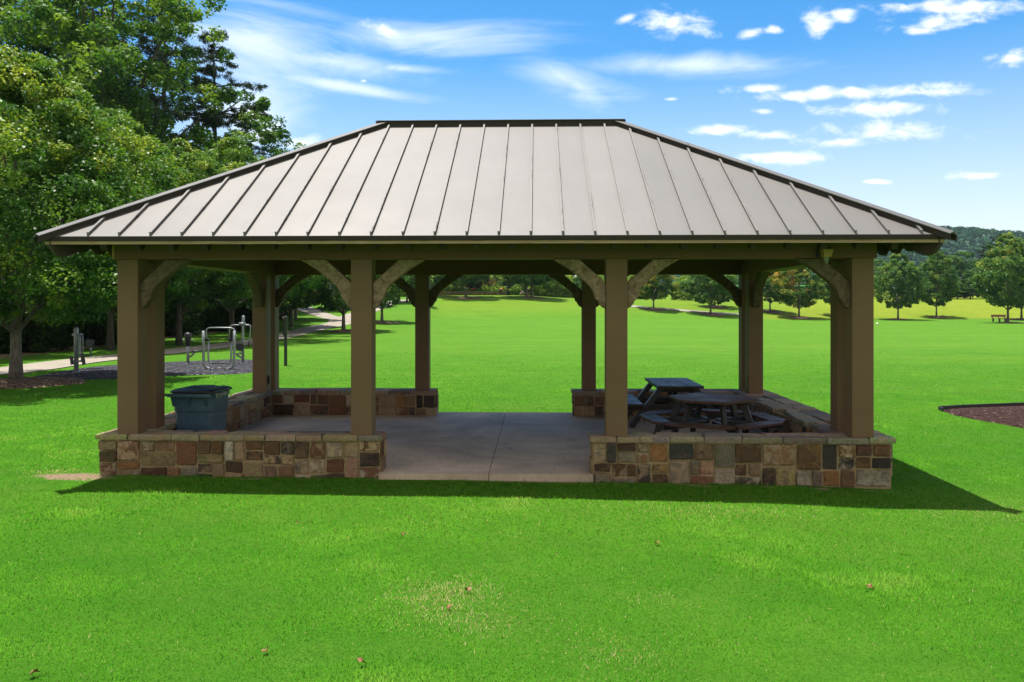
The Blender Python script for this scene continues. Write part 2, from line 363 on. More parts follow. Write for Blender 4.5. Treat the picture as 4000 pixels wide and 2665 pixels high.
# ------------------------------------------------------------------ mesh builder
class MB:
    def __init__(s): s.v = []; s.f = []; s.c = []; s.c2 = []; s.mi = []
    def add(s, verts, faces, c=None, c2=None, mi=0):
        o = len(s.v); s.v += [tuple(p) for p in verts]
        s.f += [tuple(i + o for i in f) for f in faces]
        s.c += [c] * len(faces); s.c2 += [c2 or c] * len(faces); s.mi += [mi] * len(faces)
    def box(s, x0, x1, y0, y1, z0, z1, **k):
        v = [(x, y, z) for z in (z0, z1) for y in (y0, y1) for x in (x0, x1)]
        s.add(v, [(0, 2, 3, 1), (4, 5, 7, 6), (0, 1, 5, 4), (2, 6, 7, 3), (0, 4, 6, 2), (1, 3, 7, 5)], **k)
    def hexa(s, p, **k):   # eight points: bottom ring 0-3, top ring 4-7 (counter-clockwise)
        s.add(p, [(3, 2, 1, 0), (4, 5, 6, 7), (0, 1, 5, 4), (1, 2, 6, 5), (2, 3, 7, 6), (3, 0, 4, 7)], **k)
    def bar(s, a, b, w, h, up=(0, 0, 1), **k):
        a, b = Vector(a), Vector(b); d = (b - a).normalized(); u = Vector(up)
        sd = d.cross(u).normalized() * w / 2; up2 = sd.cross(d).normalized() * h / 2
        r = lambda p: [p - sd - up2, p + sd - up2, p + sd + up2, p - sd + up2]
        s.hexa(r(a) + r(b), **k)
    def prism(s, poly, fn, t0, t1, **k):
        n = len(poly)
        v = [fn(u, w, t0) for u, w in poly] + [fn(u, w, t1) for u, w in poly]
        s.add(v, [tuple(range(n - 1, -1, -1)), tuple(range(n, 2 * n))] + [(i, (i + 1) % n, n + (i + 1) % n, n + i) for i in range(n)], **k)
    def tube(s, pts, rad, seg=8, cap=True, **k):
        pts = [Vector(p) for p in pts]; n = len(pts)
        rad = rad if isinstance(rad, (list, tuple)) else [rad] * n
        v = []; ref = None
        for i, p in enumerate(pts):
            d = (pts[min(i + 1, n - 1)] - pts[max(i - 1, 0)]).normalized()
            if ref is None: ref = d.orthogonal().normalized()
            ref = (ref - d * ref.dot(d))
            ref = ref.normalized() if ref.length > 1e-6 else d.orthogonal().normalized()
            bi = d.cross(ref)
            for j in range(seg):
                a = 2 * math.pi * j / seg
                v.append(p + (ref * math.cos(a) + bi * math.sin(a)) * rad[i])
        f = [(i * seg + j, i * seg + (j + 1) % seg, (i + 1) * seg + (j + 1) % seg, (i + 1) * seg + j) for i in range(n - 1) for j in range(seg)]
        if cap: f += [tuple(range(seg - 1, -1, -1)), tuple((n - 1) * seg + j for j in range(seg))]
        s.add(v, f, **k)
    def build(s, name, mat, parent=None, smooth=False, bevel=0, loc=None):
        me = bpy.data.meshes.new(name); me.from_pydata(s.v, [], s.f)
        for m in (mat if isinstance(mat, (list, tuple)) else [mat]): me.materials.append(MATS[m])
        if any(s.mi): me.polygons.foreach_set('material_index', s.mi)
        if any(c is not None for c in s.c):
            for nm, cc in (('tint', s.c), ('tint2', s.c2)):
                a = me.attributes.new(nm, 'FLOAT_COLOR', 'FACE')
                a.data.foreach_set('color', np.array([(*(c or (.3, .3, .3)), 1) for c in cc], 'f').ravel())
        bm = bmesh.new(); bm.from_mesh(me); bmesh.ops.recalc_face_normals(bm, faces=bm.faces); bm.to_mesh(me); bm.free()
        if smooth: me.polygons.foreach_set('use_smooth', [True] * len(me.polygons))
        o = bpy.data.objects.new(name, me); COL.objects.link(o)
        if parent: o.parent = parent
        if loc is not None: o.location = loc
        if bevel:
            b = o.modifiers.new('bevel', 'BEVEL'); b.width = bevel; b.segments = 2; b.limit_method = 'ANGLE'
        return o
def tag(o, label=None, cat=None, group=None, kind=None):
    for k, v in (('label', label), ('category', cat), ('group', group), ('kind', kind)):
        if v: o[k] = v
    return o
def empty(name, loc, rz=0, label=None, cat=None, group=None):
    o = bpy.data.objects.new(name, None); COL.objects.link(o); o.location = loc; o.rotation_euler.z = rz
    o.empty_display_size = .2
    return tag(o, label, cat, group)
def copy_tree(o, parent=None):
    c = o.copy(); COL.objects.link(c)
    if parent: c.parent = parent
    for ch in [q for q in o.children]: copy_tree(ch, c)
    return c
def tri_np(name, V, Fc, mat, attrs=(), parent=None, quad=False):
    """fast mesh from numpy arrays; attrs = (name, per-face floats)"""
    me = bpy.data.meshes.new(name); nv, nf, k = len(V), len(Fc), Fc.shape[1]
    me.vertices.add(nv); me.vertices.foreach_set('co', V.astype('f').ravel())
    me.loops.add(nf * k); me.loops.foreach_set('vertex_index', Fc.astype('i').ravel())
    me.polygons.add(nf); me.polygons.foreach_set('loop_start', np.arange(0, nf * k, k, dtype='i'))
    me.update(calc_edges=True)
    for nm, a in attrs:
        at_ = me.attributes.new(nm, 'FLOAT', 'FACE'); at_.data.foreach_set('value', a.astype('f'))
    me.materials.append(MATS[mat])
    if name is None: return me
    o = bpy.data.objects.new(name, me); COL.objects.link(o)
    if parent: o.parent = parent
    return o

# ------------------------------------------------------------------ ground
def make_ground():
    th = np.concatenate([np.linspace(-180, -42, 36)[:-1], np.linspace(-42, 42, 300), np.linspace(42, 180, 36)[1:-1]])
    th = np.radians(th)
    rr = np.concatenate([[0.4, 1.5, 3], np.geomspace(4, 60, 150), np.geomspace(61, 180, 90), np.geomspace(185, 1600, 24)])
    T, RR = np.meshgrid(th, rr)
    xr = RR * np.sin(T); d = RR * np.cos(T)
    X = xr * CS - d * SN; Y = CAM.y + xr * SN + d * CS
    Z = hgt_np(X, Y)
    V = np.stack([X, Y, Z], -1).reshape(-1, 3)
    nr, nt_ = X.shape
    i, j = np.meshgrid(np.arange(nr - 1), np.arange(nt_), indexing='ij')
    a = i * nt_ + j; b = i * nt_ + (j + 1) % nt_; c = (i + 1) * nt_ + (j + 1) % nt_; e = (i + 1) * nt_ + j
    Fc = np.stack([a, b, c, e], -1).reshape(-1, 4)[:, ::-1]
    o = tri_np('ground', V, Fc, 'lawn')
    me = o.data
    me.polygons.foreach_set('use_smooth', np.ones(len(Fc), bool))
    dd = np.maximum(d, 0.01).ravel(); px = (CXP + F * xr / np.maximum(d, .01)).ravel()
    zc = V[:, 2] - CAM.z
    mead = np.clip((px - 2850) / 250, 0, 1) * np.clip((zc + 2.02) / .25, 0, 1) * (dd > 100)
    mead = np.maximum(mead, .5 * np.clip((px - 2400) / 200, 0, 1) * np.clip((zc + 1.2) / .5, 0, 1) * (dd > 100))
    mead = np.maximum(mead, .35 * np.clip((px - 1650) / 100, 0, 1) * np.clip((zc + 1.5) / 1, 0, 1) * (dd > 98) * (dd < 135))
    a1 = me.attributes.new('meadow', 'FLOAT', 'POINT'); a1.data.foreach_set('value', mead.astype('f'))
    a2 = me.attributes.new('soil', 'FLOAT', 'POINT'); a2.data.foreach_set('value', soil_np(V[:, 0], V[:, 1]).astype('f'))
    return tag(o, kind='structure')
SOIL_C = spot(285, 1862)
def soil_np(X, Y):
    s = np.clip(1.15 - np.hypot((X - SOIL_C.x) / .8, (Y - SOIL_C.y) / .40), 0, 1)
    edge = np.clip(1 - np.abs(Y + .14) / .16, 0, 1) * ((X > -6.0) & (X < 4.7)) * .62
    # woodland floor under the trees on the left
    dx, dy = X - CAM.x, Y - CAM.y
    xr = dx * CS + dy * SN; d = np.maximum(-dx * SN + dy * CS, .01); px = CXP + F * xr / d
    edge_d = np.interp(px, [-2000, 0, 500, 900, 1080, 1250, 1400], [29, 33, 44, 60, 74, 100, 160])
    wood = np.clip((d - edge_d) / 4, 0, 1) * np.clip((1250 - px) / 120, 0, 1) * (d < 200)
    return np.maximum(np.maximum(s, edge), wood * .9)
make_ground()

def sheet(name, pts, mat, lift=.012, sub=.35, mound=0, parent=None):
    """a filled outline laid on the terrain, tessellated so that it follows the ground"""
    P = np.array([(p.x, p.y) for p in pts]); c = P.mean(0)
    n = len(P); ring = 14
    V = [(c[0], c[1], hgt(*c) + lift + mound)]; Fs = []
    for k in range(1, ring + 1):
        t = k / ring
        Q = c + (P - c) * t
        z = hgt_np(Q[:, 0], Q[:, 1]) + lift * (1 if k < ring else .2) + mound * (1 - t * t)
        V += [(a, b, e) for (a, b), e in zip(Q, z)]
    for j in range(n):
        Fs.append((0, 1 + j, 1 + (j + 1) % n))
    for k in range(ring - 1):
        a = 1 + k * n; b = 1 + (k + 1) * n
        for j in range(n): Fs.append((a + j, b + j, b + (j + 1) % n, a + (j + 1) % n))
    m = MB(); m.add(V, Fs)
    return m.build(name, mat, parent, smooth=True)
def smooth_outline(pts, per=5):
    n = len(pts); out = []
    for i in range(n):
        p0, p1, p2, p3 = pts[i - 1], pts[i], pts[(i + 1) % n], pts[(i + 2) % n]
        for k in range(per):
            t = k / per
            out.append(.5 * ((2 * p1) + (p2 - p0) * t + (2 * p0 - 5 * p1 + 4 * p2 - p3) * t * t + (3 * p1 - p0 - 3 * p2 + p3) * t ** 3))
    return out
def ribbon(name, pts, width, mat, lift=.03, kind='structure'):
    """a paved strip along ground points"""
    P = []
    n = len(pts)
    for i in range(n - 1):
        p0, p1, p2, p3 = pts[max(i - 1, 0)], pts[i], pts[i + 1], pts[min(i + 2, n - 1)]
        for k in range(12):
            t = k / 12
            P.append(.5 * ((2 * p1) + (p2 - p0) * t + (2 * p0 - 5 * p1 + 4 * p2 - p3) * t * t + (3 * p1 - p0 - 3 * p2 + p3) * t ** 3))
    P.append(pts[-1]); V = []; Fs = []; m = 7
    for i, p in enumerate(P):
        t = (P[min(i + 1, len(P) - 1)] - P[max(i - 1, 0)]); t.z = 0; t.normalize(); s = Vector((t.y, -t.x, 0))
        for j in range(m):
            q = p + s * width * (j / (m - 1) - .5)
            V.append((q.x, q.y, hgt(q.x, q.y) + lift))
    for i in range(len(P) - 1):
        for j in range(m - 1): Fs.append((i * m + j, i * m + j + 1, (i + 1) * m + j + 1, (i + 1) * m + j))
    b = MB(); b.add(V, Fs)
    return tag(b.build(name, mat, smooth=True), kind=kind)

ribbon('path', [spot(-900, 1520), spot(-350, 1480), spot(0, 1455), spot(250, 1420), spot(459, 1396), spot(700, 1371), spot(960, 1340), spot(1110, 1312),
                spot(1230, 1284), spot(1335, 1258), spot(1250, 1229), spot(1190, 1206), spot(1150, 1190), spot(1120, 1182)], 2.3, 'path_concrete')
ribbon('path', [spot(1335, 1257), spot(1375, 1238), spot(1420, 1222), spot(1480, 1200), spot(1545, 1180), spot(1600, 1172)], 2.2, 'path_concrete', .045)
ribbon('path', [spot(2300, 1187), spot(2430, 1194), spot(2530, 1203), spot(2640, 1211), spot(2760, 1221), spot(2890, 1229), spot(2960, 1234)], 1.8, 'path_concrete')

rub = smooth_outline([spot(*p) for p in ((100, 1480), (240, 1452), (330, 1438), (470, 1426), (640, 1417), (800, 1410), (960, 1405), (1030, 1420), (1000, 1452), (900, 1463), (700, 1468), (500, 1480), (300, 1485), (160, 1486))])
tag(sheet('rubber_mulch', rub, 'rubber_chips', .03, mound=.05), 'dark grey rubber mulch under the exercise machines', 'mulch', kind='stuff')
bed = [spot(*p) for p in ((3668, 1603), (3760, 1597), (4000, 1588), (4400, 1579), (4850, 1590), (4900, 1680), (4650, 1760), (4250, 1728), (4000, 1675), (3900, 1657), (3800, 1640), (3720, 1622))]
tag(sheet('bark_mulch', bed, 'dark_chips', .03, mound=.06), 'purplish brown mulch in the bed at the right of the lawn', 'mulch', kind='stuff')
m = MB()
ep = [spot(*p) for p in ((3685, 1610), (3668, 1603), (3760, 1597), (3880, 1592.5), (4000, 1588), (4400, 1579), (4850, 1590))]
for a, b in zip(ep, ep[1:]): m.bar(a + Vector((0, 0, .03)), b + Vector((0, 0, .03)), .035, .13)
tag(m.build('bed_edging', 'edging_black', bevel=.01), 'black edging strip round the mulch bed at the right', 'edging')

# ------------------------------------------------------------------ pavilion
XFL, XCL, XCR, XFR = -5.656, -2.485, .9205, 4.140
PW = .281; YB = 5.843; ZB = .49; ZT = 2.846; SEC = .533
OV = .63; ZE = 3.103; ZR = 5.31
EX0, EX1 = XFL - .632, XFR + PW + .632
EY0, EY1 = -OV, YB + PW + OV
RY = (EY0 + EY1) / 2
RX0, RX1 = EX0 + (RY - EY0), EX1 - (RY - EY0)
MS = (ZR - ZE) / (RY - EY0)
pav = empty('pavilion', ((XFL + XFR) / 2, RY, 0), 0, 'open park pavilion with a brown metal hip roof on square taupe posts', 'pavilion')
pav.location = (0, 0, 0)
def post(x, y):
    m = MB(); m.box(x, x + PW, y, y + PW, ZB - .005, ZT); m.box(x - .004, x + PW + .004, y - .004, y + PW + .004, ZT - .02, ZT - .003)
    return m.build('post', 'taupe_paint', pav, bevel=.006)
posts = {}
for nm, x in (('fl', XFL), ('cl', XCL), ('cr', XCR), ('fr', XFR)):
    posts[nm] = post(x, 0); posts[nm + 'b'] = post(x, YB)
for nm, x in (('fl', XFL), ('fr', XFR)):
    posts[nm + '2'] = post(x, SEC); posts[nm + '2b'] = post(x, YB - SEC)
# beams: front and back run through, side beams butt against them
def beam(x0, x1, y0, y1): 
    m = MB(); m.box(x0, x1, y0, y1, ZT, ZT + .36); return m.build('beam', 'shaded_beam_paint', pav, bevel=.008)
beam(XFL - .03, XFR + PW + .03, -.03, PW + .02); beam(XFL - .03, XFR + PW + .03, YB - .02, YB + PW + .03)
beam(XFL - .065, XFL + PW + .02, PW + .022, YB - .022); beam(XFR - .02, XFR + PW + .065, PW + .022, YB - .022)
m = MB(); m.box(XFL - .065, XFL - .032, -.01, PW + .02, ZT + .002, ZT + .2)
m.build('beam_end', 'lamp_box_lit_end', pav)  # orange light on the beam end is put into its colour
# curved braces
BR = [(0, .32), (.36, 0), (.70, 0), (.66, .03), (.607, .06), (.50, .125), (.404, .2), (.32, .265), (.253, .323), (.205, .37), (.17, .43), (.145, .50), (.135, .535), (.10, .56), (.085, .60), (.05, .64), (.015, .662), (0, .655)]
def brace(x, y, dx, dy, mat='brown_shaded_wood'):
    """bracket from the post face at x, y outwards along dx, dy"""
    t = .075
    m = MB()
    fn = lambda u, w, s: (x + dx * u + dy * s, y + dy * u + dx * s, ZT - .002 - w)
    m.prism(BR, fn, -t, t)
    o = m.build('brace', mat, pav, bevel=.008)
    return o
hw = PW / 2
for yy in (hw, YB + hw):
    cm_ = 'weathered_wood' if yy < 1 else 'brown_shaded_wood'
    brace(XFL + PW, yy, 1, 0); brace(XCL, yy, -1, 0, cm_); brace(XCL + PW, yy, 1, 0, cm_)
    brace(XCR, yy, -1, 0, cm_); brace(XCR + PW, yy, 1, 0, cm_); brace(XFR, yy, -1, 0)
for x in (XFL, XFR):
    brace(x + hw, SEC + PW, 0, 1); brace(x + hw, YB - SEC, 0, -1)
# outlets on the inner posts
m = MB(); m.box(XFL + PW, XFL + PW + .03, YB - SEC + .07, YB - SEC + .17, ZB + .16, ZB + .33); m.box(XFL + PW + .03, XFL + PW + .04, YB - SEC + .09, YB - SEC + .15, ZB + .18, ZB + .31)
o = m.build('outlet_box', 'black_steel', posts['fl2b'], bevel=.005)
m = MB(); m.box(XFR - .02, XFR, YB - SEC + .01, YB - SEC + .06, ZB + .02, ZB + .36)
m.build('conduit', 'black_steel', posts['fr2b'], bevel=.004)

# roof: four slopes, standing seams in the same sheet metal
def slope_pt(side, a, r):
    """a along the eave, r plan distance in from the eave -> point on that slope"""
    z = ZE + r * MS
    return {'f': (a, EY0 + r, z), 'b': (a, EY1 - r, z), 'l': (EX0 + r, a, z), 'r': (EX1 - r, a, z)}[side]
SPAN = {'f': (EX0, EX1), 'b': (EX0, EX1), 'l': (EY0, EY1), 'r': (EY0, EY1)}
RUN = RY - EY0
NRM = {'f': (0, -MS, 1), 'b': (0, MS, 1), 'l': (-MS, 0, 1), 'r': (MS, 0, 1)}
m = MB()
RT = [(RX0, RY, ZR), (RX1, RY, ZR)]
C = [(EX0, EY0, ZE), (EX1, EY0, ZE), (EX1, EY1, ZE), (EX0, EY1, ZE)]
m.add(C + RT, [(0, 1, 5, 4), (1, 2, 5), (2, 3, 4, 5), (3, 0, 4)])
SP = .403
sref = at(2072.6, 920, 10.37).x
for side in 'fblr':
    a0, a1 = SPAN[side]; n = Vector(NRM[side]).normalized()
    ref = sref if side in 'fb' else (a0 + a1) / 2
    k0 = math.ceil((a0 + .1 - ref) / SP)
    a = ref + k0 * SP
    while a < a1 - .1:
        rmax = min(a - a0, a1 - a, RUN) - .05
        if rmax > .12:
            p0, p1 = Vector(slope_pt(side, a, .012)), Vector(slope_pt(side, a, rmax))
            w = Vector((1, 0, 0) if side in 'fb' else (0, 1, 0)) * .011
            hN = n * .040
            dn = (p1 - p0).normalized()
            m.hexa([p0 - w, p0 + w, p1 + w, p1 - w, p0 - w + hN + dn * .02, p0 + w + hN + dn * .02, p1 + w + hN, p1 - w + hN])
            m.hexa([p0 - w * 1.35 + hN * .72 + dn * .014, p0 + w * 1.35 + hN * .72 + dn * .014, p1 + w * 1.35 + hN * .72, p1 - w * 1.35 + hN * .72, p0 - w * 1.35 + hN * 1.02 + dn * .02, p0 + w * 1.35 + hN * 1.02 + dn * .02, p1 + w * 1.35 + hN * 1.02, p1 - w * 1.35 + hN * 1.02])
        a += SP
roof = m.build('roof', 'roof_metal', pav)
def cap(a, b, name, e, dr=.062):
    """raised cap over a hip or ridge: vertical closure strips under a flat folded plate"""
    a, b = Vector(a), Vector(b); d = (b - a).normalized(); hd = Vector((d.x, d.y, 0)).normalized(); q = Vector((hd.y, -hd.x, 0)); Z = Vector((0, 0, 1)); m = MB()
    for sg in (-1, 1):
        p0, p1 = q * sg * (e - .008), q * sg * e
        m.hexa([a + p0 - Z * dr, b + p0 - Z * dr, b + p1 - Z * dr, a + p1 - Z * dr, a + p0 + Z * .024, b + p0 + Z * .024, b + p1 + Z * .024, a + p1 + Z * .024], mi=1)
    w = q * (e + .022); n = Z
    for sg in (-1, 1):
        m.hexa([a + Z * .056, b + Z * .056, b + w * sg + Z * .025, a + w * sg + Z * .025, a + Z * .068, b + Z * .068, b + w * sg + Z * .035, a + w * sg + Z * .035])
    return m.build(name, ['roof_metal', 'roof_trim'], roof)
for cx, cy, rx in ((EX0, EY0, RX0), (EX1, EY0, RX1), (EX1, EY1, RX1), (EX0, EY1, RX0)):
    a = Vector((cx, cy, ZE)); b = Vector((rx, RY, ZR)); d = (b - a).normalized()
    cap(a - d * .09, b - d * .05, 'hip_cap', .108, .052)
cap((RX0 - .13, RY, ZR + .004), (RX1 + .13, RY, ZR + .004), 'ridge_cap', .115, .095)
# boarded underside
m = MB(); dz = .05
def inset(i, z): return [(EX0 + i, EY0 + i, z), (EX1 - i, EY0 + i, z), (EX1 - i, EY1 - i, z), (EX0 + i, EY1 - i, z)]
cb = inset(.01, ZE - dz); rb = [(RX0, RY, ZR - dz), (RX1, RY, ZR - dz)]; ct = inset(.01, ZE - .006); rt = [(RX0, RY, ZR - .006), (RX1, RY, ZR - .006)]
m.add(cb + rb, [(1, 0, 4, 5), (2, 1, 5), (3, 2, 5, 4), (0, 3, 4)])
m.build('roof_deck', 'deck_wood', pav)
# eave trim: metal drip edge above a weathered board, butted at the corners
def eave_ring(name, z0, z1, i, t, mat):
    m = MB()
    x0, x1, y0, y1 = EX0 + i, EX1 - i, EY0 + i, EY1 - i
    for a in ((x0, x1, y0, y0 + t), (x0, x1, y1 - t, y1), (x0, x0 + t, y0 + t, y1 - t), (x1 - t, x1, y0 + t, y1 - t)):
        m = MB(); m.box(*a, z0, z1); m.build(name, mat, pav, bevel=.003)
eave_ring('drip_edge', ZE - .060, ZE - .003, -.006, .03, 'roof_trim')
eave_ring('fascia_board', ZE - .102, ZE - .061, .012, .04, 'eave_board')
# rafters with shaped tails
def rafter(side, a):
    a0, a1 = SPAN[side]
    rmax = min(a - a0, a1 - a, RUN) - .03
    if rmax < .35: return
    w = .042; top = -dz - .003; dep = .135
    prof = [(.06, top), (rmax, top), (rmax, top - dep), (.62, top - dep - .02), (.52, top - dep - .08), (.44, top - dep - .04), (.34, top - dep - .02), (.26, top - dep - .05), (.19, top - dep - .088), (.12, top - dep - .06), (.06, top - .06)]
    m = MB()
    def fn(u, v, t):
        p = slope_pt(side, a, u)
        q = (p[0], p[1], p[2] + v)
        return (q[0] + t, q[1], q[2]) if side in 'fb' else (q[0], q[1] + t, q[2])
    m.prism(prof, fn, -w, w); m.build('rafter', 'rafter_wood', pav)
rx = at(1400 + 1000 * .5947, 950, 10.4).x
for k in range(-16, 17):
    a = rx + k * .436
    if EX0 + .38 < a < EX1 - .38: rafter('f', a); rafter('b', a)
for k in range(-8, 9):
    a = RY + k * .436
    if EY0 + .38 < a < EY1 - .38: rafter('l', a); rafter('r', a)
for (cx, cy), rx_ in (((EX0, EY0), RX0), ((EX1, EY0), RX1), ((EX1, EY1), RX1), ((EX0, EY1), RX0)):
    a = Vector((cx, cy, ZE)); b = Vector((rx_, RY, ZR)); h = Vector((b.x - a.x, b.y - a.y, 0)); Lh = h.length; h.normalize()
    sdv = Vector((-h.y, h.x, 0)); sl = (ZR - ZE) / Lh
    prof = [(.06, -.06), (Lh, -.06), (Lh, -.26), (.95, -.26), (.80, -.33), (.68, -.28), (.48, -.29), (.34, -.36), (.23, -.355), (.14, -.29), (.09, -.20), (.06, -.13)]
    m = MB(); m.prism(prof, lambda u, v, t: a + h * u + sdv * t + Vector((0, 0, u * sl + v)), -.055, .055)
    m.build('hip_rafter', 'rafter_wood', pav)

# porch lamp under the front eave
lx = at(3212, 990, 10.9).x
lamp = empty('wall_lamp', (lx, -.03, 2.85), 0, 'small tan lamp with a clear glass jar on the pavilion beam above the right bracket', 'lamp')
m = MB(); m.box(-.10, .08, -.035, -.001, -.0, .14); m.build('back_plate', 'black_steel', lamp, bevel=.004)
m = MB(); m.add([(-.045, -.17, 0), (.045, -.17, 0), (.045, -.036, 0), (-.045, -.036, 0), (-.07, -.18, .1), (.07, -.18, .1), (.07, -.036, .1), (-.07, -.036, .1)], [(3, 2, 1, 0), (4, 5, 6, 7), (0, 1, 5, 4), (1, 2, 6, 5), (2, 3, 7, 6), (3, 0, 4, 7)])
m.build('housing', 'lamp_box_lit_end', lamp, bevel=.004)
m = MB(); m.tube([(0, -.105, -.001), (0, -.105, -.02), (0, -.105, -.075), (0, -.105, -.09)], [.03, .03, .028, .012], 14); m.build('glass_jar', 'jar_glass', lamp, smooth=True)

# slab
m = MB(); x0, x1 = XFL - .2, XFR + PW + .1
def slab_piece(a, b, c, d): m.box(a, b, c, d, -.2, 0)
jx, jy, g = -.635, 3.12, .004
for a, b in ((x0, jx - g), (jx + g, x1)):
    for c, d in ((.1, jy - g), (jy + g, 6.2)): slab_piece(a, b, c, d)
slab_piece(-2.09, jx - g, -.1, .097); slab_piece(jx + g, .74, -.1, .097)
m.box(x0, x1, .1, 6.2, -.21, -.03)
tag(m.build('floor_slab', 'broom_concrete'), kind='structure')
tag(bpy.data.objects['floor_slab'], 'broom finished concrete floor under the pavilion')

# ------------------------------------------------------------------ stone walls
PAL = [(.115, .052, .028), (.15, .080, .042), (.20, .125, .070), (.27, .19, .11), (.185, .15, .11), (.30, .245, .18), (.23, .150, .092), (.045, .036, .030), (.20, .098, .038), (.13, .105, .078), (.25, .165, .09), (.10, .058, .034), (.07, .05, .038), (.26, .20, .135), (.22, .155, .095), (.085, .048, .026), (.17, .085, .042), (.28, .205, .13)]
def split(x, y, w, h, out, r):
    mw, mh = r.uniform(.24, .52), r.uniform(.2, .44)
    if w > mw and (w / mw >= h / mh) and w > .27:
        c = r.uniform(.38, .62) if w < .9 else r.uniform(.3, .7)
        split(x, y, w * c, h, out, r); split(x + w * c, y, w * (1 - c), h, out, r)
    elif h > mh and h > .25:
        c = r.uniform(.36, .62)
        split(x, y, w, h * c, out, r); split(x, y + h * c, w, h * (1 - c), out, r)
    else: out.append((x, y, w, h))
def stone_face(m, o, u, v, n, W, H, r):
    o, u, v, n = map(Vector, (o, u, v, n)); cells = []
    split(0, 0, W, H, cells, r)
    for x, y, w, h in cells:
        g = r.uniform(.004, .012); x += g; y += g; w -= 2 * g; h -= 2 * g
        if w < .03 or h < .03: continue
        j = lambda s: r.uniform(-s, s)
        cc = min(w, h) * .08
        pts = []
        for (cx, cy, sx, sy) in ((0, 0, 1, 1), (w, 0, -1, 1), (w, h, -1, -1), (0, h, 1, -1)):
            qx, qy = sx * r.uniform(-.003, .012), sy * r.uniform(-.003, .012); a = (cx + qx + sx * r.uniform(.2, 1) * cc, cy + qy + j(.004)); b = (cx + qx + j(.004), cy + qy + sy * r.uniform(.2, 1) * cc)
            pts += [b, a] if (sx, sy) in ((1, 1), (-1, -1)) else [a, b]
        full = []
        for i, p in enumerate(pts):
            q = pts[(i + 1) % len(pts)]; full.append(p); full.append(((p[0] + q[0]) / 2 + j(.006), (p[1] + q[1]) / 2 + j(.006)))
        t = r.uniform(.010, .05); k = len(full); cx, cy = w / 2, h / 2
        P = lambda a, b, c: o + u * (x + a) + v * (y + b) + n * c
        V = [P(a, b, 0) for a, b in full]
        V += [P(cx + (a - cx) * .985, cy + (b - cy) * .985, t * .75 + j(.002)) for a, b in full]
        V += [P(cx + (a - cx) * .86, cy + (b - cy) * .86, t + j(.004)) for a, b in full]
        V += [P(cx + j(.01), cy + j(.01), t + j(.006))]
        Fs = [(i, (i + 1) % k, k + (i + 1) % k, k + i) for i in range(k)] + [(k + i, k + (i + 1) % k, 2 * k + (i + 1) % k, 2 * k + i) for i in range(k)] + [(2 * k + i, 2 * k + (i + 1) % k, 3 * k) for i in range(k)]
        c1 = r.choice(PAL); c2 = r.choice(PAL) if r.random() < .45 else tuple(q * r.uniform(.75, 1.2) for q in c1)
        f = r.uniform(.55, 1.5); c1 = tuple(q * f for q in c1)
        m.add(V, Fs, c=c1, c2=c2, mi=0)
def coping(m, x0, x1, y0, y1, zt, along, r, gaps=0.0):
    """two ragged rows of flat stones along the wall"""
    Lg = (x1 - x0) if along == 'x' else (y1 - y0); Wd = (y1 - y0) if along == 'x' else (x1 - x0)
    cut = Wd * .52
    for row in (0, 1):
        s = 0
        while s < Lg - 1e-4:
            l = r.uniform(.28, .62) if row == 0 else r.uniform(.22, .6)
            if Lg - s - l < .2: l = Lg - s
            a, b = s + .005, s + l - .005
            q0, q1 = (0, cut + r.uniform(-.05, .05)) if row == 0 else (cut + r.uniform(-.03, .06), Wd)
            jj = lambda e: r.uniform(-e, e)
            sk = r.uniform(-.07, .07)
            if row == 1 and gaps and r.random() < gaps: q1 -= r.uniform(.08, .16)
            poly = [(a, q0 + jj(.012)), ((a * 2 + b) / 3, q0 + jj(.016)), ((a + 2 * b) / 3, q0 + jj(.016)), (b, q0 + jj(.012)), (b + sk * .5, (q0 + q1) / 2), (b + sk, q1 + jj(.02)), ((a + b) / 2 + sk, q1 + jj(.02)), (a + sk + jj(.01), q1 + jj(.02)), (a + sk * .5, (q0 + q1) / 2)]
            if s == 0: poly = [(max(p[0], 0), p[1]) for p in poly[:-2]] + [(0.0, q1), (0, (q0 + q1) / 2)]
            poly = [(min(max(p[0], -.02), Lg + .02), p[1]) for p in poly]
            top = zt + jj(.006); bot = zt - .072 + jj(.008)
            fn = (lambda u, w, t: (x0 + u, y0 + w, t)) if along == 'x' else (lambda u, w, t: (x1 - w, y0 + u, t))
            cxx = sum(p[0] for p in poly) / len(poly); cyy = sum(p[1] for p in poly) / len(poly)
            n = len(poly)
            V = [fn(cxx + (u - cxx) * .97, cyy + (w - cyy) * .97, bot) for u, w in poly] + [fn(u, w, bot + .02) for u, w in poly] + [fn(u, w, top - .016 + jj(.003)) for u, w in poly] + [fn(cxx + (u - cxx) * .955, cyy + (w - cyy) * .95, top) for u, w in poly]
            Fs = [tuple(range(n - 1, -1, -1)), tuple(range(3 * n, 4 * n))]
            for k in range(3): Fs += [(k * n + i, k * n + (i + 1) % n, (k + 1) * n + (i + 1) % n, (k + 1) * n + i) for i in range(n)]
            c1 = r.choice([(.26, .21, .145), (.20, .175, .135), (.31, .24, .155), (.15, .13, .10), (.27, .185, .125)])
            m.add(V, Fs, c=c1, c2=tuple(q * r.uniform(.6, 1.15) for q in c1))
            s += l
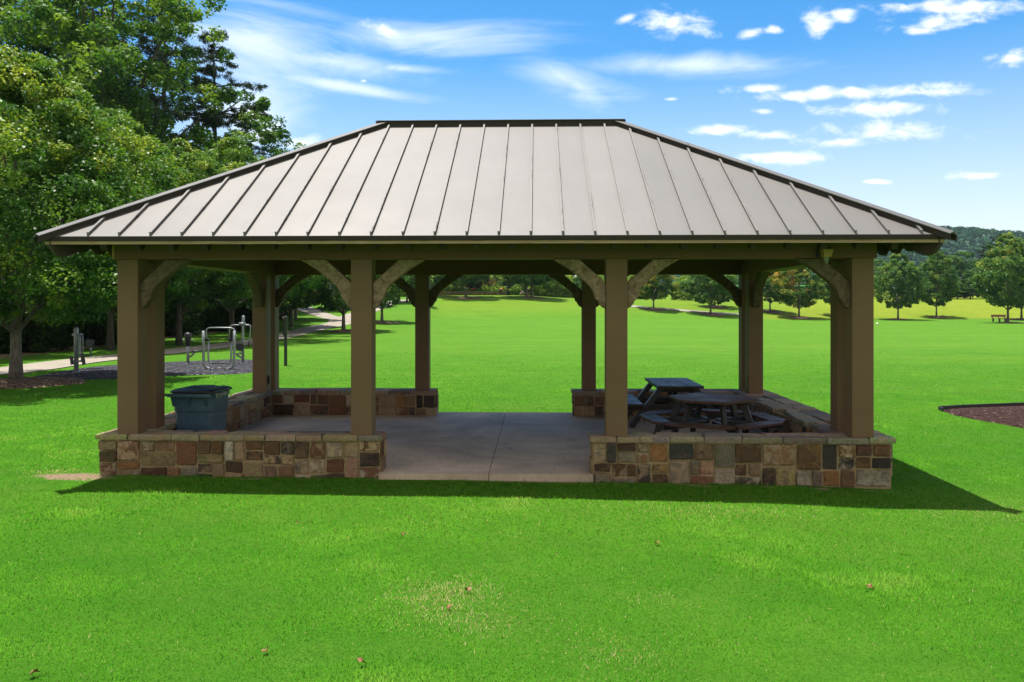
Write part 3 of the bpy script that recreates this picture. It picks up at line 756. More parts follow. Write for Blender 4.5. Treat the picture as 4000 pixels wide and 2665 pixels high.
def stone_wall(segs, label, seed, gaps):
    r = random.Random(seed)
    w = empty('stone_wall', (0, 0, 0), 0, label, 'wall', 'low stone seat walls of the pavilion')
    core = MB(); st = MB(); cp = MB(); ZC = ZB - .066
    for (x0, x1, y0, y1, along, faces) in segs:
        core.box(x0, x1, y0, y1, -.3, ZC)
        for f in faces:
            zb = -.16 if f in faces[0] else -.02
            H = ZC - .015 - zb
            if f == 'f': stone_face(st, (x0, y0, zb), (1, 0, 0), (0, 0, 1), (0, -1, 0), x1 - x0, H, r)
            if f == 'b': stone_face(st, (x1, y1, zb), (-1, 0, 0), (0, 0, 1), (0, 1, 0), x1 - x0, H, r)
            if f == 'l': stone_face(st, (x0, y1, zb), (0, -1, 0), (0, 0, 1), (-1, 0, 0), y1 - y0, H, r)
            if f == 'r': stone_face(st, (x1, y0, zb), (0, 1, 0), (0, 0, 1), (1, 0, 0), y1 - y0, H, r)
    core.build('mortar_core', 'mortar', w)
    st.build('masonry', 'field_stone', w)
    return w, cp, r
oL, iL = -5.885, -5.37; oR, iR = 4.64, 4.02
w, cp, r = stone_wall([(oL, -2.09, -.012, .33, 'x', 'flrb'), (oL, iL, .333, 5.69, 'y', 'lr'), (oL, -2.06, 5.693, 6.23, 'x', 'bfrl')],
                      'low stone wall round the trash cart, left of the paved opening', 3, 0)
coping(cp, oL - .05, -2.045, -.06, .37, ZB, 'x', r); coping(cp, oL - .05, iL + .035, .373, 5.655, ZB, 'y', r); coping(cp, oL - .05, -2.02, 5.658, 6.27, ZB, 'x', r)
cp.build('coping', 'field_stone', w)
w, cp, r = stone_wall([(.745, oR, -.012, .33, 'x', 'flrb'), (iR, oR, .333, 5.69, 'y', 'lr'), (.75, oR, 5.693, 6.23, 'x', 'bfrl')],
                      'low stone wall with broken coping round the picnic tables', 12, .3)
coping(cp, .70, oR + .05, -.06, .37, ZB, 'x', r); coping(cp, iR - .035, oR + .05, .373, 5.655, ZB, 'y', r, .35); coping(cp, .71, oR + .05, 5.658, 6.27, ZB, 'x', r)
cp.build('coping', 'field_stone', w)

# ------------------------------------------------------------------ picnic tables
def hex_table():
    t = empty('picnic_table', (2.76, 2.22, 0), R(8), 'hexagonal brown plank picnic table with six attached seats on a black frame', 'picnic table', 'picnic tables under the pavilion')
    ap = .605; Rv = ap / math.cos(R(30))
    hexp = [(Rv * math.cos(R(-90 + 60 * k)), Rv * math.sin(R(-90 + 60 * k))) for k in range(6)]
    def clip(poly, lo, hi):
        for sgn, lim in ((1, lo), (-1, -hi)):
            out = []
            for i, p in enumerate(poly):
                q = poly[(i + 1) % len(poly)]; a, b = sgn * p[1] - lim, sgn * q[1] - lim
                if a >= 0: out.append(p)
                if a * b < 0:
                    s = a / (a - b); out.append((p[0] + (q[0] - p[0]) * s, p[1] + (q[1] - p[1]) * s))
            poly = out
        return poly
    m = MB(); rot = R(-16); cr, sr = math.cos(rot), math.sin(rot)
    hr = [(x * cr - y * sr, x * sr + y * cr) for x, y in hexp]
    n = 8; e = max(p[1] for p in hr)
    for k in range(n):
        lo, hi = -e + 2 * e * k / n + .009, -e + 2 * e * (k + 1) / n - .009
        pl = clip(hr, lo, hi)
        if len(pl) > 2:
            pl = [(x * cr + y * sr, -x * sr + y * cr) for x, y in pl]
            m.prism(pl, lambda u, v, z: (u, v, z), .725, .765)
    m.build('tabletop', 'brown_plank', t, bevel=.004)
    for k in range(6):
        a = R(-60 + 60 * k); n_ = Vector((math.cos(a), math.sin(a), 0)); s = Vector((-n_.y, n_.x, 0)); m = MB()
        for (i0, i1) in ((.775, .912), (.918, 1.055)):
            l0, l1 = i0 * math.tan(R(30)) - .022, i1 * math.tan(R(30)) - .022
            pl = [(i0, -l0), (i1, -l1), (i1, l1), (i0, l0)]
            if i1 > 1: pl = [(i0, -l0), (i1 - .10, -l1 + .055), (i1, -l1 + .17), (i1, l1 - .17), (i1 - .10, l1 - .055), (i0, l0)]
            m.prism(pl, lambda u, v, z: n_ * u + s * v + Vector((0, 0, z)), .415, .452)
        m.build('seat', 'brown_plank', t, bevel=.004)
    for k in range(6):
        a = R(-90 + 60 * k); d = Vector((math.cos(a), math.sin(a), 0)); m = MB(); z = Vector((0, 0, 1)); s = Vector((-d.y, d.x, 0))
        m.bar(d * .50 + z * .715, d * .60 + z * .40, .06, .10, d); m.bar(d * .12 + z * .375, d * 1.10 + z * .375, .06, .075)
        m.bar(d * .16 + z * .695, d * .60 + z * .695, .05, .055)
        m.build('leg_frame', 'frame_black', t, bevel=.004)
        m = MB(); m.bar(d * .82 + z * .34, d * .90 + z * .0, .07, .09, d); m.build('leg', 'frame_black', t, bevel=.004)
hex_table()
def rect_table():
    x0, x1, y0, y1 = 2.145, 2.99, 3.86, 5.56; zt = .78; cx = (x0 + x1) / 2
    t = empty('picnic_table', (cx, (y0 + y1) / 2, 0), 0, 'rectangular dark plank picnic table with two side benches, behind the hexagonal table', 'picnic table', 'picnic tables under the pavilion')
    hl = (y1 - y0) / 2; hwid = (x1 - x0) / 2; m = MB(); bw = hwid * 2 / 3
    for k in range(3): m.box(-hwid + bw * k + .007, -hwid + bw * (k + 1) - .007, -hl, hl, zt - .045, zt)
    for k in range(3):
        for q in (.25, .75):
            for yy in (-hl + .1, 0, hl - .1): m.tube([(-hwid + bw * (k + q), yy, zt - .001), (-hwid + bw * (k + q), yy, zt + .004)], .014, 8, mi=1)
    m.build('tabletop', ['dark_plank', 'black_steel'], t)
    for sx in (-1, 1):
        m = MB(); m.box(min(sx * .66, sx * .95), max(sx * .66, sx * .95), -hl, hl, .41, .455); m.build('bench', 'dark_plank', t, bevel=.005)
    for yy in (-hl + .28, hl - .28):
        for sx in (-1, 1):
            m = MB(); m.bar((sx * .30, yy, zt - .045), (sx * .86, yy, 0), .09, .15, (0, 1, 0)); m.build('leg', 'frame_black', t, bevel=.005)
        m = MB(); m.box(-.92, .92, yy + .047, yy + .09, .315, .41); m.box(-hwid + .06, hwid - .06, yy + .047, yy + .09, zt - .14, zt - .046)
        m.build('crossbar', 'dark_plank', t, bevel=.004)
        m = MB(); yc = 0; m.bar((0, yy + (.07 if yy < 0 else .02), .38), (0, yy * .1, zt - .06), .05, .07, (1, 0, 0)); m.build('diagonal_strut', 'frame_black', t)
rect_table()

# ------------------------------------------------------------------ trash cart
def bin_():
    t = empty('trash_cart', (-5.03, 1.28, 0), R(-3), 'dark slate blue trash cart with a closed black lid behind the stone wall', 'trash bin')
    m = MB()
    def ring(w, d, z, off=0, c=.05):
        return [(-w + c, -d + off, z), (w - c, -d + off, z), (w, -d + c + off, z), (w, d - c + off, z), (w - c, d + off, z), (-w + c, d + off, z), (-w, d - c + off, z), (-w, -d + c + off, z)]
    rings = [ring(.268, .28, .02), ring(.274, .285, .3), ring(.280, .292, .655), ring(.292, .303, .66), ring(.295, .308, .70), ring(.302, .316, .88), ring(.305, .32, .90), ring(.31, .325, .90), ring(.31, .325, .935)]
    V = [p for q in rings for p in q]; n = 8
    Fs = [(k * n + i, k * n + (i + 1) % n, (k + 1) * n + (i + 1) % n, (k + 1) * n + i) for k in range(len(rings) - 1) for i in range(n)] + [tuple(range(n - 1, -1, -1)), tuple(range((len(rings) - 1) * n, len(rings) * n))]
    m.add(V, Fs); body = m.build('body', 'bin_body', t, bevel=.006)
    m = MB(); m.box(-.335, .335, -.395, -.327, .90, .925); m.box(-.335, .335, -.40, -.388, .885, .935)
    m.build('rim', 'bin_body', t, bevel=.006)
    for x in (-.27, -.03, .22):
        m = MB(); m.prism([(-.327, .90), (-.385, .90), (-.31, .74)], lambda u, v, s: (x + s, u, v), -.022, .022); m.build('gusset', 'bin_body', t)
    m = MB(); m.tube([(-.41, -.36, .915), (.335, -.36, .915)], .02, 10); m.build('handle', 'bin_lid', t, smooth=True)
    m = MB(); rg = [ring(.345, .36, .937, .01, .06), ring(.345, .36, .965, .01, .06), ring(.30, .31, .988, .02, .06), ring(.2, .2, .998, .03, .06)]
    V = [p for q in rg for p in q]
    m.add(V, [(k * n + i, k * n + (i + 1) % n, (k + 1) * n + (i + 1) % n, (k + 1) * n + i) for k in range(3) for i in range(n)] + [tuple(range(n - 1, -1, -1)), tuple(range(3 * n, 4 * n))])
    m.box(-.12, .12, -.17, .22, .985, 1.012); m.box(-.25, -.21, -.26, .28, .97, 1.0); m.box(.21, .25, -.26, .28, .97, 1.0)
    lid = m.build('lid', 'bin_lid', t, bevel=.008)
    for sx in (-1, 1):
        m = MB(); m.tube([(sx * .24, .27, .12), (sx * .295, .27, .12)], .12, 20); m.build('wheel', 'black_steel', t)
    m = MB(); r = random.Random(2); V = []; k = 14
    for i in range(k + 1):
        y = -.24 + .56 * i / k; V += [(.318 + r.uniform(0, .008), y, .93), (.325 + r.uniform(0, .015), y, .885 - r.uniform(0, .055))]
    m.add(V, [(2 * i, 2 * i + 1, 2 * i + 3, 2 * i + 2) for i in range(k)]); m.build('liner_bag', 'clear_film', t, smooth=True)
bin_()

# ------------------------------------------------------------------ outdoor exercise machines
GX = 'outdoor exercise machines on the rubber mulch'
def base_flange(m, x, y, r=.13):
    m.tube([(x, y, -.03), (x, y, .05), (x, y, .085)], [r, r * .85, r * .45], 14)
def pad(m, c, w, h, t, tilt=0):
    c = Vector(c); pts = [(-.5, .1), (-.38, .5), (.38, .5), (.5, .1), (.36, -.38), (.2, -.5), (-.2, -.5), (-.36, -.38)]
    ct, st_ = math.cos(tilt), math.sin(tilt)
    m.prism([(u * w, v * h) for u, v in pts], lambda u, v, s: c + Vector((u, s * ct - v * st_, v * ct + s * st_)), -t / 2, t / 2)
def leg_press():
    t = empty('leg_press', spot(298, 1461), R(-12), 'grey leg press machine with round capped pole and padded backrest, beside the mulch edge', 'exercise machine', GX)
    m = MB(); m.tube([(0, 0, 0), (0, 0, 1.5), (0, 0, 1.545), (0, 0, 1.565)], [.072, .072, .05, .012], 18); base_flange(m, 0, 0, .18)
    m.build('pole', 'grey_steel', t, smooth=True)
    m = MB(); m.tube([(-.15, 0, 1.31), (.24, 0, 1.31)], .036, 12); m.tube([(.17, -.04, 1.31), (.22, -.04, 1.31)], .055, 12); m.build('pivot_bar', 'grey_steel', t, smooth=True)
    m = MB(); m.tube([(.15, -.02, 1.30), (.17, -.02, 1.15), (.17, -.02, .75), (.20, -.02, .62), (.25, -.02, .52), (.22, -.02, .43)], .035, 10); m.tube([(.21, .03, 1.28), (.235, .03, 1.1), (.235, .03, .75), (.20, .03, .66)], .022, 10); m.build('swing_arm', 'grey_steel', t, smooth=True)
    m = MB(); m.tube([(-.14, -.02, .43), (.33, -.02, .43)], .03, 10); m.build('pedal_bar', 'grey_steel', t, smooth=True)
    for x in (-.14, .32):
        m = MB(); m.bar((x - .02, -.05, .60), (x + .03, -.05, .31), .13, .03, (0, 1, 0)); m.build('foot_plate', 'dark_plastic', t, bevel=.012)
    m = MB(); m.box(.20, .56, -.14, .14, .63, .665); m.build('seat', 'dark_plastic', t, bevel=.02)
    m = MB(); m.tube([(.50, .06, .64), (.52, .06, .8), (.53, .06, .95)], .028, 10); m.build('seat_post', 'grey_steel', t, smooth=True)
    m = MB(); pad(m, (.51, .02, 1.02), .36, .27, .045); m.build('backrest', 'dark_plastic', t, bevel=.012)
leg_press()
def hand_bike():
    t = empty('hand_bike', spot(734, 1429), R(0), 'grey hand bike machine with a black tapered crank housing and small round seat', 'exercise machine', GX)
    m = MB(); m.tube([(0, 0, 0), (0, 0, .9)], .05, 14); base_flange(m, 0, 0, .15); m.build('pole', 'grey_steel', t, smooth=True)
    m = MB(); m.tube([(0, 0, .74), (0, 0, .80), (0, 0, 1.0), (0, 0, 1.15), (0, 0, 1.22), (0, 0, 1.26)], [.06, .085, .12, .135, .115, .05], 18)
    m.build('crank_housing', 'black_steel', t, smooth=True)
    m = MB(); m.tube([(-.20, -.02, .97), (.21, -.02, .97)], .025, 8); m.build('crank', 'grey_steel', t, smooth=True)
    m = MB(); m.tube([(.03, 0, .34), (.12, 0, .36), (.20, 0, .44), (.27, 0, .52), (.30, 0, .55)], .04, 10); m.build('seat_arm', 'grey_steel', t, smooth=True)
    m = MB(); m.tube([(.31, 0, .55), (.31, 0, .565), (.31, 0, .58)], [.15, .165, .15], 18); m.build('seat', 'dark_plastic', t)
hand_bike()
def air_walker():
    t = empty('air_walker', spot(855, 1449), R(2), 'grey U-shaped air walker with two hanging footplates', 'exercise machine', GX)
    W = .535; arc = [(W * math.sin(a) * 1.0, -math.cos(a)) for a in np.radians(np.linspace(-90, 90, 13))]
    m = MB(); pts = [(-W - .01, 0, 1.40), (-W, 0, .9), (-W, 0, .42)]
    for a in np.radians(np.linspace(-80, 80, 15)):
        x = math.sin(a); z = math.cos(a)
        pts.append((math.copysign(abs(x) ** .62, x) * W, 0, .40 - .36 * (z ** .62)))
    pts += [(W, 0, .42), (W, 0, .9), (W + .01, 0, 1.40)]
    m.tube(pts, .048, 12); m.build('frame', 'grey_steel', t, smooth=True)
    m = MB(); m.tube([(-.44, .06, 1.06), (-.45, .06, 1.25), (-.46, .05, 1.38), (-.44, .05, 1.45), (-.36, .05, 1.50), (0, .05, 1.505), (.38, .05, 1.50), (.50, .05, 1.46), (.545, .05, 1.40), (.53, .05, 1.30), (.46, .06, 1.06)], .024, 10)
    m.build('handrail', 'grey_steel', t, smooth=True)
    for s in (-1, 1):
        m = MB(); m.tube([(s * .52, .0, 1.06), (s * .34, .04, 1.06)], .035, 10); m.box(min(s * .50, s * .37), max(s * .50, s * .37), -.02, .08, 1.05, 1.13); m.build('pivot', 'black_steel', t, bevel=.01)
        m = MB(); m.tube([(s * .40, .08, 1.04), (s * .40, .08, .5), (s * .385, .08, .36), (s * .33, .08, .26), (s * .22, .08, .235)], .032, 10); m.build('swing_leg', 'grey_steel', t, smooth=True)
        m = MB(); m.box(min(s * .05, s * .23), max(s * .05, s * .23), -.06, .22, .24, .28); m.build('foot_plate', 'dark_plastic', t, bevel=.01)
    m = MB(); m.box(-.09, .09, -.055, .055, .02, .11); m.tube([(0, 0, -.1), (0, 0, .03)], .06, 10); m.build('ground_clamp', 'chain_metal', t, bevel=.006)
air_walker()
def pull_down():
    t = empty('pull_down', spot(949, 1425), R(4), 'tall grey lat pull-down machine with overhead arms and a padded seat', 'exercise machine', GX)
    m = MB(); m.tube([(0, 0, 0), (0, 0, 1.0), (0, 0, 1.55), (.02, 0, 1.85), (.025, 0, 1.89)], [.052, .05, .05, .055, .02], 14); base_flange(m, 0, 0, .14); m.build('pole', 'grey_steel', t, smooth=True)
    m = MB(); m.tube([(-.13, -.03, 1.57), (.10, -.03, 1.57)], .06, 12); m.build('pivot', 'grey_steel', t, smooth=True)
    m = MB(); m.tube([(-.52, -.03, .95), (-.50, -.03, 1.30), (-.48, -.03, 1.45), (-.42, -.03, 1.51), (-.3, -.03, 1.525), (.22, -.03, 1.525), (.29, -.03, 1.50), (.30, -.03, 1.42), (.26, -.03, 1.05), (.235, -.03, .9)], .024, 10); m.build('lever_arm', 'grey_steel', t, smooth=True)
    m = MB(); m.tube([(.236, -.03, .92), (.225, -.03, .70)], .028, 10); m.build('grip', 'black_steel', t, smooth=True)
    m = MB(); pad(m, (-.08, -.12, .68), .34, .28, .05); m.build('backrest', 'dark_plastic', t, bevel=.012)
    m = MB(); m.box(-.30, .02, -.34, -.08, .42, .455); m.build('seat', 'dark_plastic', t, bevel=.02)
    m = MB(); m.tube([(0, 0, .22), (-.06, -.06, .30), (-.16, -.16, .36), (-.17, -.18, .43)], .04, 10); m.tube([(-.08, -.1, .44), (-.08, -.1, .6)], .025, 8); m.build('seat_arm', 'grey_steel', t, smooth=True)
pull_down()
p = spot(1116, 1430)
t = empty('sign_post', p, R(6), 'slim black square post standing alone on the lawn with a thin plate on one side', 'post')
m = MB(); m.box(-.052, .052, -.052, .052, -.1, 1.86); m.add([(-.052, -.052, 1.86), (.052, -.052, 1.86), (.052, .052, 1.86), (-.052, .052, 1.86), (0, 0, 1.885)], [(0, 1, 4), (1, 2, 4), (2, 3, 4), (3, 0, 4)])
m.build('pole', 'black_steel', t, bevel=.004)
m = MB(); m.box(-.115, -.054, .05, .28, 1.13, 1.79); m.build('plate', 'black_steel', t, bevel=.004)

# far bench, swing set, ball
p = spot(3903, 1258)
t = empty('park_bench', p, R(2), 'brown wooden park bench with three dark legs beside a tree at the lawn edge', 'bench')
m = MB(); m.box(-.93, .93, .14, .19, .62, .92); m.build('backrest', 'bench_wood', t, bevel=.01)
m = MB(); m.box(-.93, .93, -.28, .12, .42, .47); m.build('seat', 'bench_wood', t, bevel=.01)
for x in (-.78, .02, .74):
    m = MB(); m.box(x - .05, x + .05, -.26, .1, .36, .42); m.box(x - .06, x + .06, -.14, .06, -.1, .36); m.bar((x, .10, .3), (x, .22, .9), .09, .05, (0, 1, 0)); m.build('leg', 'dark_plastic', t)
dS = 146.0
def swing_set():
    a, b = on_ground(2872, dS), on_ground(3345, dS); base = (a + b) / 2
    t = empty('swing_set', base, 0, 'playground swing set with green top bar, blue posts and blue seats behind the lawn', 'swing set')
    ax = (b - a); ax.z = 0; Lx = ax.length; ax.normalize(); t.rotation_euler.z = math.atan2(ax.y, ax.x)
    zt = at(3206, 1117, dS).z - base.z
    m = MB(); m.tube([(-Lx / 2, 0, zt), (Lx / 2, 0, zt)], .09, 12); m.build('top_bar', 'green_tube', t, smooth=True)
    for px in (2872, 3040, 3206, 3345):
        x = (px - 2872) / (3345 - 2872) * Lx - Lx / 2
        m = MB(); m.tube([(x, 0, zt + .05), (x, 0, -.6)], .10, 10); m.build('post', 'blue_tube', t, smooth=True)
    for px in (2950, 3110, 3252, 3298):
        x = (px - 2872) / (3345 - 2872) * Lx - Lx / 2
        m = MB(); m.tube([(x - .2, 0, zt), (x - .2, 0, .75)], .012, 5); m.tube([(x + .2, 0, zt), (x + .2, 0, .75)], .012, 5); m.build('chain', 'chain_metal', t)
        m = MB(); m.box(x - .26, x + .26, -.16, .16, .62, .76); m.box(x - .26, x + .26, .12, .18, .76, 1.1); m.build('seat', 'blue_seat', t, bevel=.04)
swing_set()
m = MB(); p = spot(3427, 1269)
bm = bmesh.new(); bmesh.ops.create_icosphere(bm, subdivisions=3, radius=.13)
me = bpy.data.meshes.new('ball'); bm.to_mesh(me); bm.free(); me.materials.append(MATS['white_rubber']); me.polygons.foreach_set('use_smooth', [True] * len(me.polygons))
o = bpy.data.objects.new('ball', me); COL.objects.link(o); o.location = p + Vector((0, 0, .11)); tag(o, 'small white ball lying on the open lawn', 'ball')

# ------------------------------------------------------------------ planter bed on the knoll, gardeners, lamp post
dP = 131.0
pa, pb = on_ground(1716, dP), on_ground(1979, dP)
zt = at(1850, 1141.5, dP).z
t = empty('planter', (0, 0, 0), 0, 'long raised stone planter on top of the grassy knoll', 'planter')
m = MB(); sm = MB(); r = random.Random(4)
n = 10; outl = []
for k in range(n + 1):
    q = pa.lerp(pb, k / n); q.y += -.9 * math.sin(math.pi * min(1, .25 + k / n * .75)) + .8; outl.append(q)
for a, b in zip(outl, outl[1:]):
    d = (b - a); d.z = 0; d.normalize(); nn = Vector((d.y, -d.x, 0)); H = zt - min(a.z, b.z) + .3
    m.hexa([Vector((a.x, a.y, zt - H)), Vector((b.x, b.y, zt - H)), Vector((b.x, b.y + .4, zt - H)), Vector((a.x, a.y + .4, zt - H)), Vector((a.x, a.y, zt)), Vector((b.x, b.y, zt)), Vector((b.x, b.y + .4, zt)), Vector((a.x, a.y + .4, zt))])
    stone_face(sm, (a.x, a.y, zt - H), d, (0, 0, 1), nn, (b - a).length, H, r)
m.build('wall', 'mortar', t); sm.build('masonry', 'field_stone', t)
m = MB()
for a, b in zip(outl, outl[1:]): m.hexa([Vector((q.x, q.y + dy, zt + z)) for z in (.001, .09) for q, dy in ((a, -.06), (b, -.06), (b, .44), (a, .44))])
m.build('coping', 'path_concrete', t)
m = MB(); m.hexa([Vector((q.x, q.y + dy, zt + z)) for z in (-.2, .03) for q, dy in ((pa, .5), (pb, .5), (pb, 3.5), (pa, 3.5))]); m.build('soil', 'leaf_litter', t)

HUMAN = 0
def skin_mesh(name, chains, mat, parent, root=0, sub=1):
    """chains: lists of (x, y, z, r); points within 1 mm are shared"""
    V = []; E_ = []; Rr = []
    def idx(p):
        for i, q in enumerate(V):
            if (q - Vector(p[:3])).length < 1e-3: return i
        V.append(Vector(p[:3])); Rr.append(p[3]); return len(V) - 1
    for c in chains:
        ids = [idx(p) for p in c]; E_ += list(zip(ids, ids[1:]))
    me = bpy.data.meshes.new(name); me.from_pydata(V, E_, []); me.materials.append(MATS[mat])
    o = bpy.data.objects.new(name, me); COL.objects.link(o); o.parent = parent
    md = o.modifiers.new('skin', 'SKIN'); md.use_smooth_shade = True
    if not me.skin_vertices: me.skin_vertices.new()
    for sv, q in zip(me.skin_vertices[0].data, Rr): sv.radius = (q, q)
    me.skin_vertices[0].data[root].use_root = True
    o.modifiers.new('sub', 'SUBSURF').levels = sub; o.modifiers['sub'].render_levels = sub
    return o
def hand(w, d, s):
    """five fingers from the wrist w along d; s = side vector for the thumb"""
    w, d, s = Vector(w), Vector(d).normalized(), Vector(s).normalized(); dn = d.cross(s)
    palm = w + d * .085; out = [[(*w, .028), (*palm, .034)]]
    for k, l in zip((-1.5, -.5, .5, 1.5), (.062, .078, .072, .055)):
        r0 = palm + s * k * -.019 + d * .012; out.append([(*palm, .034), (*r0, .010), (*(r0 + d * l * .55 + dn * .012), .009), (*(r0 + d * l + dn * .035), .007)])
    b = w + d * .03
    out.append([(*w, .028), (*(b + s * .035), .011), (*(b + s * .055 + d * .035), .009)])
    return out
def person(loc, rz, J, top, bottom, hair, label, sleeves=True, shorts=False, group=None):
    t = empty('person', loc, rz, label, 'person', group)
    pel, chest, neck, head = J['pelvis'], J['chest'], J['neck'], J['head']
    spine = [(*pel, .13), (*Vector(pel).lerp(Vector(chest), .5), .125), (*chest, .14), (*neck, .055)]
    ch = [spine, [(*neck, .055), (*Vector(neck).lerp(Vector(head), .45), .058), (*head, .092), (*(Vector(head) + (Vector(head) - Vector(neck)).normalized() * .09), .07)]]
    f = Vector(J['face']); h = Vector(head)
    ch.append([(*head, .092), (*(h + f * .085 - Vector((0, 0, .03))), .035), (*(h + f * .112 - Vector((0, 0, .02))), .014)])
    for s in ('l', 'r'):
        a = J['arm_' + s]; g = J['leg_' + s]
        ch.append([(*chest, .14), (*a[0], .062), (*a[1], .045), (*a[2], .03)])
        d = Vector(a[2]) - Vector(a[1]); sd = Vector((0, 0, 1)).cross(d); ch += hand(a[2], d, sd if sd.length > .05 else Vector((1, 0, 0)))
        ch.append([(*pel, .13), (*g[0], .095), (*g[1], .06), (*g[2], .042), (*(Vector(g[2]) + f * .05 - Vector((0, 0, .05))), .045), (*(Vector(g[2]) + f * .17 - Vector((0, 0, .06))), .035)])
    skin_mesh('body', ch, 'skin', t)
    sh = [[(*Vector(pel).lerp(Vector(chest), .1), .15), (*Vector(pel).lerp(Vector(chest), .5), .15), (*chest, .168), (*Vector(chest).lerp(Vector(neck), .7), .085)]]
    for s in ('l', 'r'):
        a = J['arm_' + s]; sh.append([(*chest, .168), (*a[0], .085), (*Vector(a[0]).lerp(Vector(a[1]), .85 if sleeves else .5), .064)])
    skin_mesh('shirt', sh, top, t)
    tr = []
    for s in ('l', 'r'):
        g = J['leg_' + s]; kn = Vector(g[0]).lerp(Vector(g[1]), .9)
        tr.append([(*pel, .155), (*g[0], .115), (*kn, .085)] + ([] if shorts else [(*Vector(g[1]).lerp(Vector(g[2]), .9), .066)]))
    skin_mesh('shorts' if shorts else 'trousers', tr, bottom, t)
    up = (h - Vector(neck)).normalized()
    skin_mesh('hair', [[(*(h - f * .05 + up * .0), .075), (*(h - f * .02 + up * .06), .085), (*(h + f * .03 + up * .095), .06)]], hair, t)
    return t
G = 'people gardening on the knoll'
def stand(bend=0):
    return dict(pelvis=(0, 0, .95), chest=(0, 0, 1.33), neck=(0, -.01, 1.5), head=(0, -.03, 1.63), face=(0, -1, 0),
                arm_l=((.19, 0, 1.40), (.23, -.03, 1.12), (.15, -.26, 1.08)), arm_r=((-.19, 0, 1.40), (-.23, -.03, 1.12), (-.14, -.27, 1.06)),
                leg_l=((.10, 0, .88), (.11, -.02, .48), (.11, .02, .08)), leg_r=((-.10, 0, .88), (-.11, -.02, .48), (-.11, .02, .08)))
person(on_ground(1981, 126.5) + Vector((0, 0, -.05)), R(85), stand(), 'navy_cloth', 'jeans_cloth', 'hair_dark', 'person standing in a navy shirt and blue jeans at the end of the planter', group=G)
person(on_ground(2064, 129), R(10), stand(), 'lime_cloth', 'black_cloth', 'hair_dark', 'person in a lime green shirt and black shorts half hidden between two tree trunks', shorts=True, group=G)
bj = dict(pelvis=(0, .12, .93), chest=(0, -.24, 1.10), neck=(0, -.40, 1.06), head=(0, -.52, 1.00), face=(0, -.5, -.87),
          arm_l=((.18, -.27, 1.06), (.22, -.32, .78), (.14, -.42, .56)), arm_r=((-.18, -.27, 1.06), (-.22, -.34, .78), (-.14, -.45, .56)),
          leg_l=((.10, .12, .86), (.11, .04, .47), (.11, .06, .08)), leg_r=((-.10, .12, .86), (-.11, .04, .47), (-.11, .06, .08)))
person(on_ground(1956, 129.6), R(150), bj, 'orange_cloth', 'black_cloth', 'hair_dark', 'person in an orange top bending over the planter', group=G)
kj = dict(pelvis=(0, .18, .30), chest=(0, -.08, .62), neck=(0, -.18, .74), head=(0, -.24, .84), face=(0, -1, -.2),
          arm_l=((.18, -.1, .64), (.22, -.28, .42), (.12, -.44, .3)), arm_r=((-.18, -.1, .64), (-.22, -.28, .42), (-.12, -.46, .3)),
          leg_l=((.11, .12, .3), (.14, -.28, .42), (.13, -.1, .08)), leg_r=((-.11, .12, .3), (-.14, -.28, .42), (-.13, -.1, .08)))
person(on_ground(2043, 129), R(-60), kj, 'grey_cloth', 'grey_cloth', 'hair_dark', 'crouching person in grey beside the lamp post', group=G)
p = on_ground(2038, 133)
t = empty('lamp_post', p, 0, 'slender dark lamp post with a pale head on the knoll', 'lamp post')
hh = at(2038, 1104, 133).z - p.z
m = MB(); m.tube([(0, 0, -.1), (0, 0, .4), (0, 0, hh)], [.09, .05, .045], 10); m.build('pole', 'black_steel', t, smooth=True)
m = MB(); m.tube([(0, 0, hh), (0, 0, hh + .12), (0, 0, hh + .32), (0, 0, hh + .42)], [.06, .14, .16, .04], 12); m.build('lamp_head', 'white_rubber', t, smooth=True)

# ------------------------------------------------------------------ trees
def leaves_np(C, Rad, per, leaf, g, aspect=.62, up=.5, shell=.55, tint=None, flat=.75):
    """leaf quads scattered through clumps; C centres, Rad clump radii; returns verts, faces, tint"""
    K = len(C); n = K * per
    ci = np.repeat(np.arange(K), per)
    u = g.normal(size=(n, 3)); u /= np.linalg.norm(u, axis=1)[:, None]
    rr = Rad[ci] * (shell + (1 - shell) * g.random(n)) * g.random(n) ** .12
    off = u * rr[:, None]; off[:, 2] *= flat
    P = C[ci] + off
    nrm = u * .45 + g.normal(size=(n, 3)) * .62; nrm[:, 2] += up + .35
    nrm /= np.linalg.norm(nrm, axis=1)[:, None]
    t = np.cross(nrm, g.normal(size=(n, 3))); t /= np.linalg.norm(t, axis=1)[:, None]
    b = np.cross(nrm, t)
    s = leaf * g.uniform(.65, 1.35, n)
    a = t * s[:, None] * .5; w = b * (s * aspect * .5)[:, None]; droop = nrm * (s * .10)[:, None]
    V = np.stack([P - a, P - w * 1.0 + droop + a * .1, P + a - droop, P + w + droop + a * .1], 1).reshape(-1, 3)
    Fc = np.arange(n * 4).reshape(n, 4)
    base = g.normal(.45, .14, K) if tint is None else tint
    ti = np.clip(base[ci] + g.normal(0, .13, n), 0, 1)
    return V, Fc, ti
def profile(kind, t):
    if kind == 'maple': return np.interp(t, [0, .1, .3, .55, .8, 1], [.45, .8, 1, .92, .55, .08])
    if kind == 'oval': return np.interp(t, [0, .12, .35, .65, .88, 1], [.40, .78, 1, .85, .45, .05])
    if kind == 'broad': return np.interp(t, [0, .15, .45, .75, 1], [.35, .75, 1, .8, .2])
    if kind == 'shrub': return np.interp(t, [0, .3, .7, 1], [.8, 1, .75, .15])
    if kind == 'pine': return np.interp(t, [0, .2, .5, .8, 1], [.5, 1, .8, .5, .08])
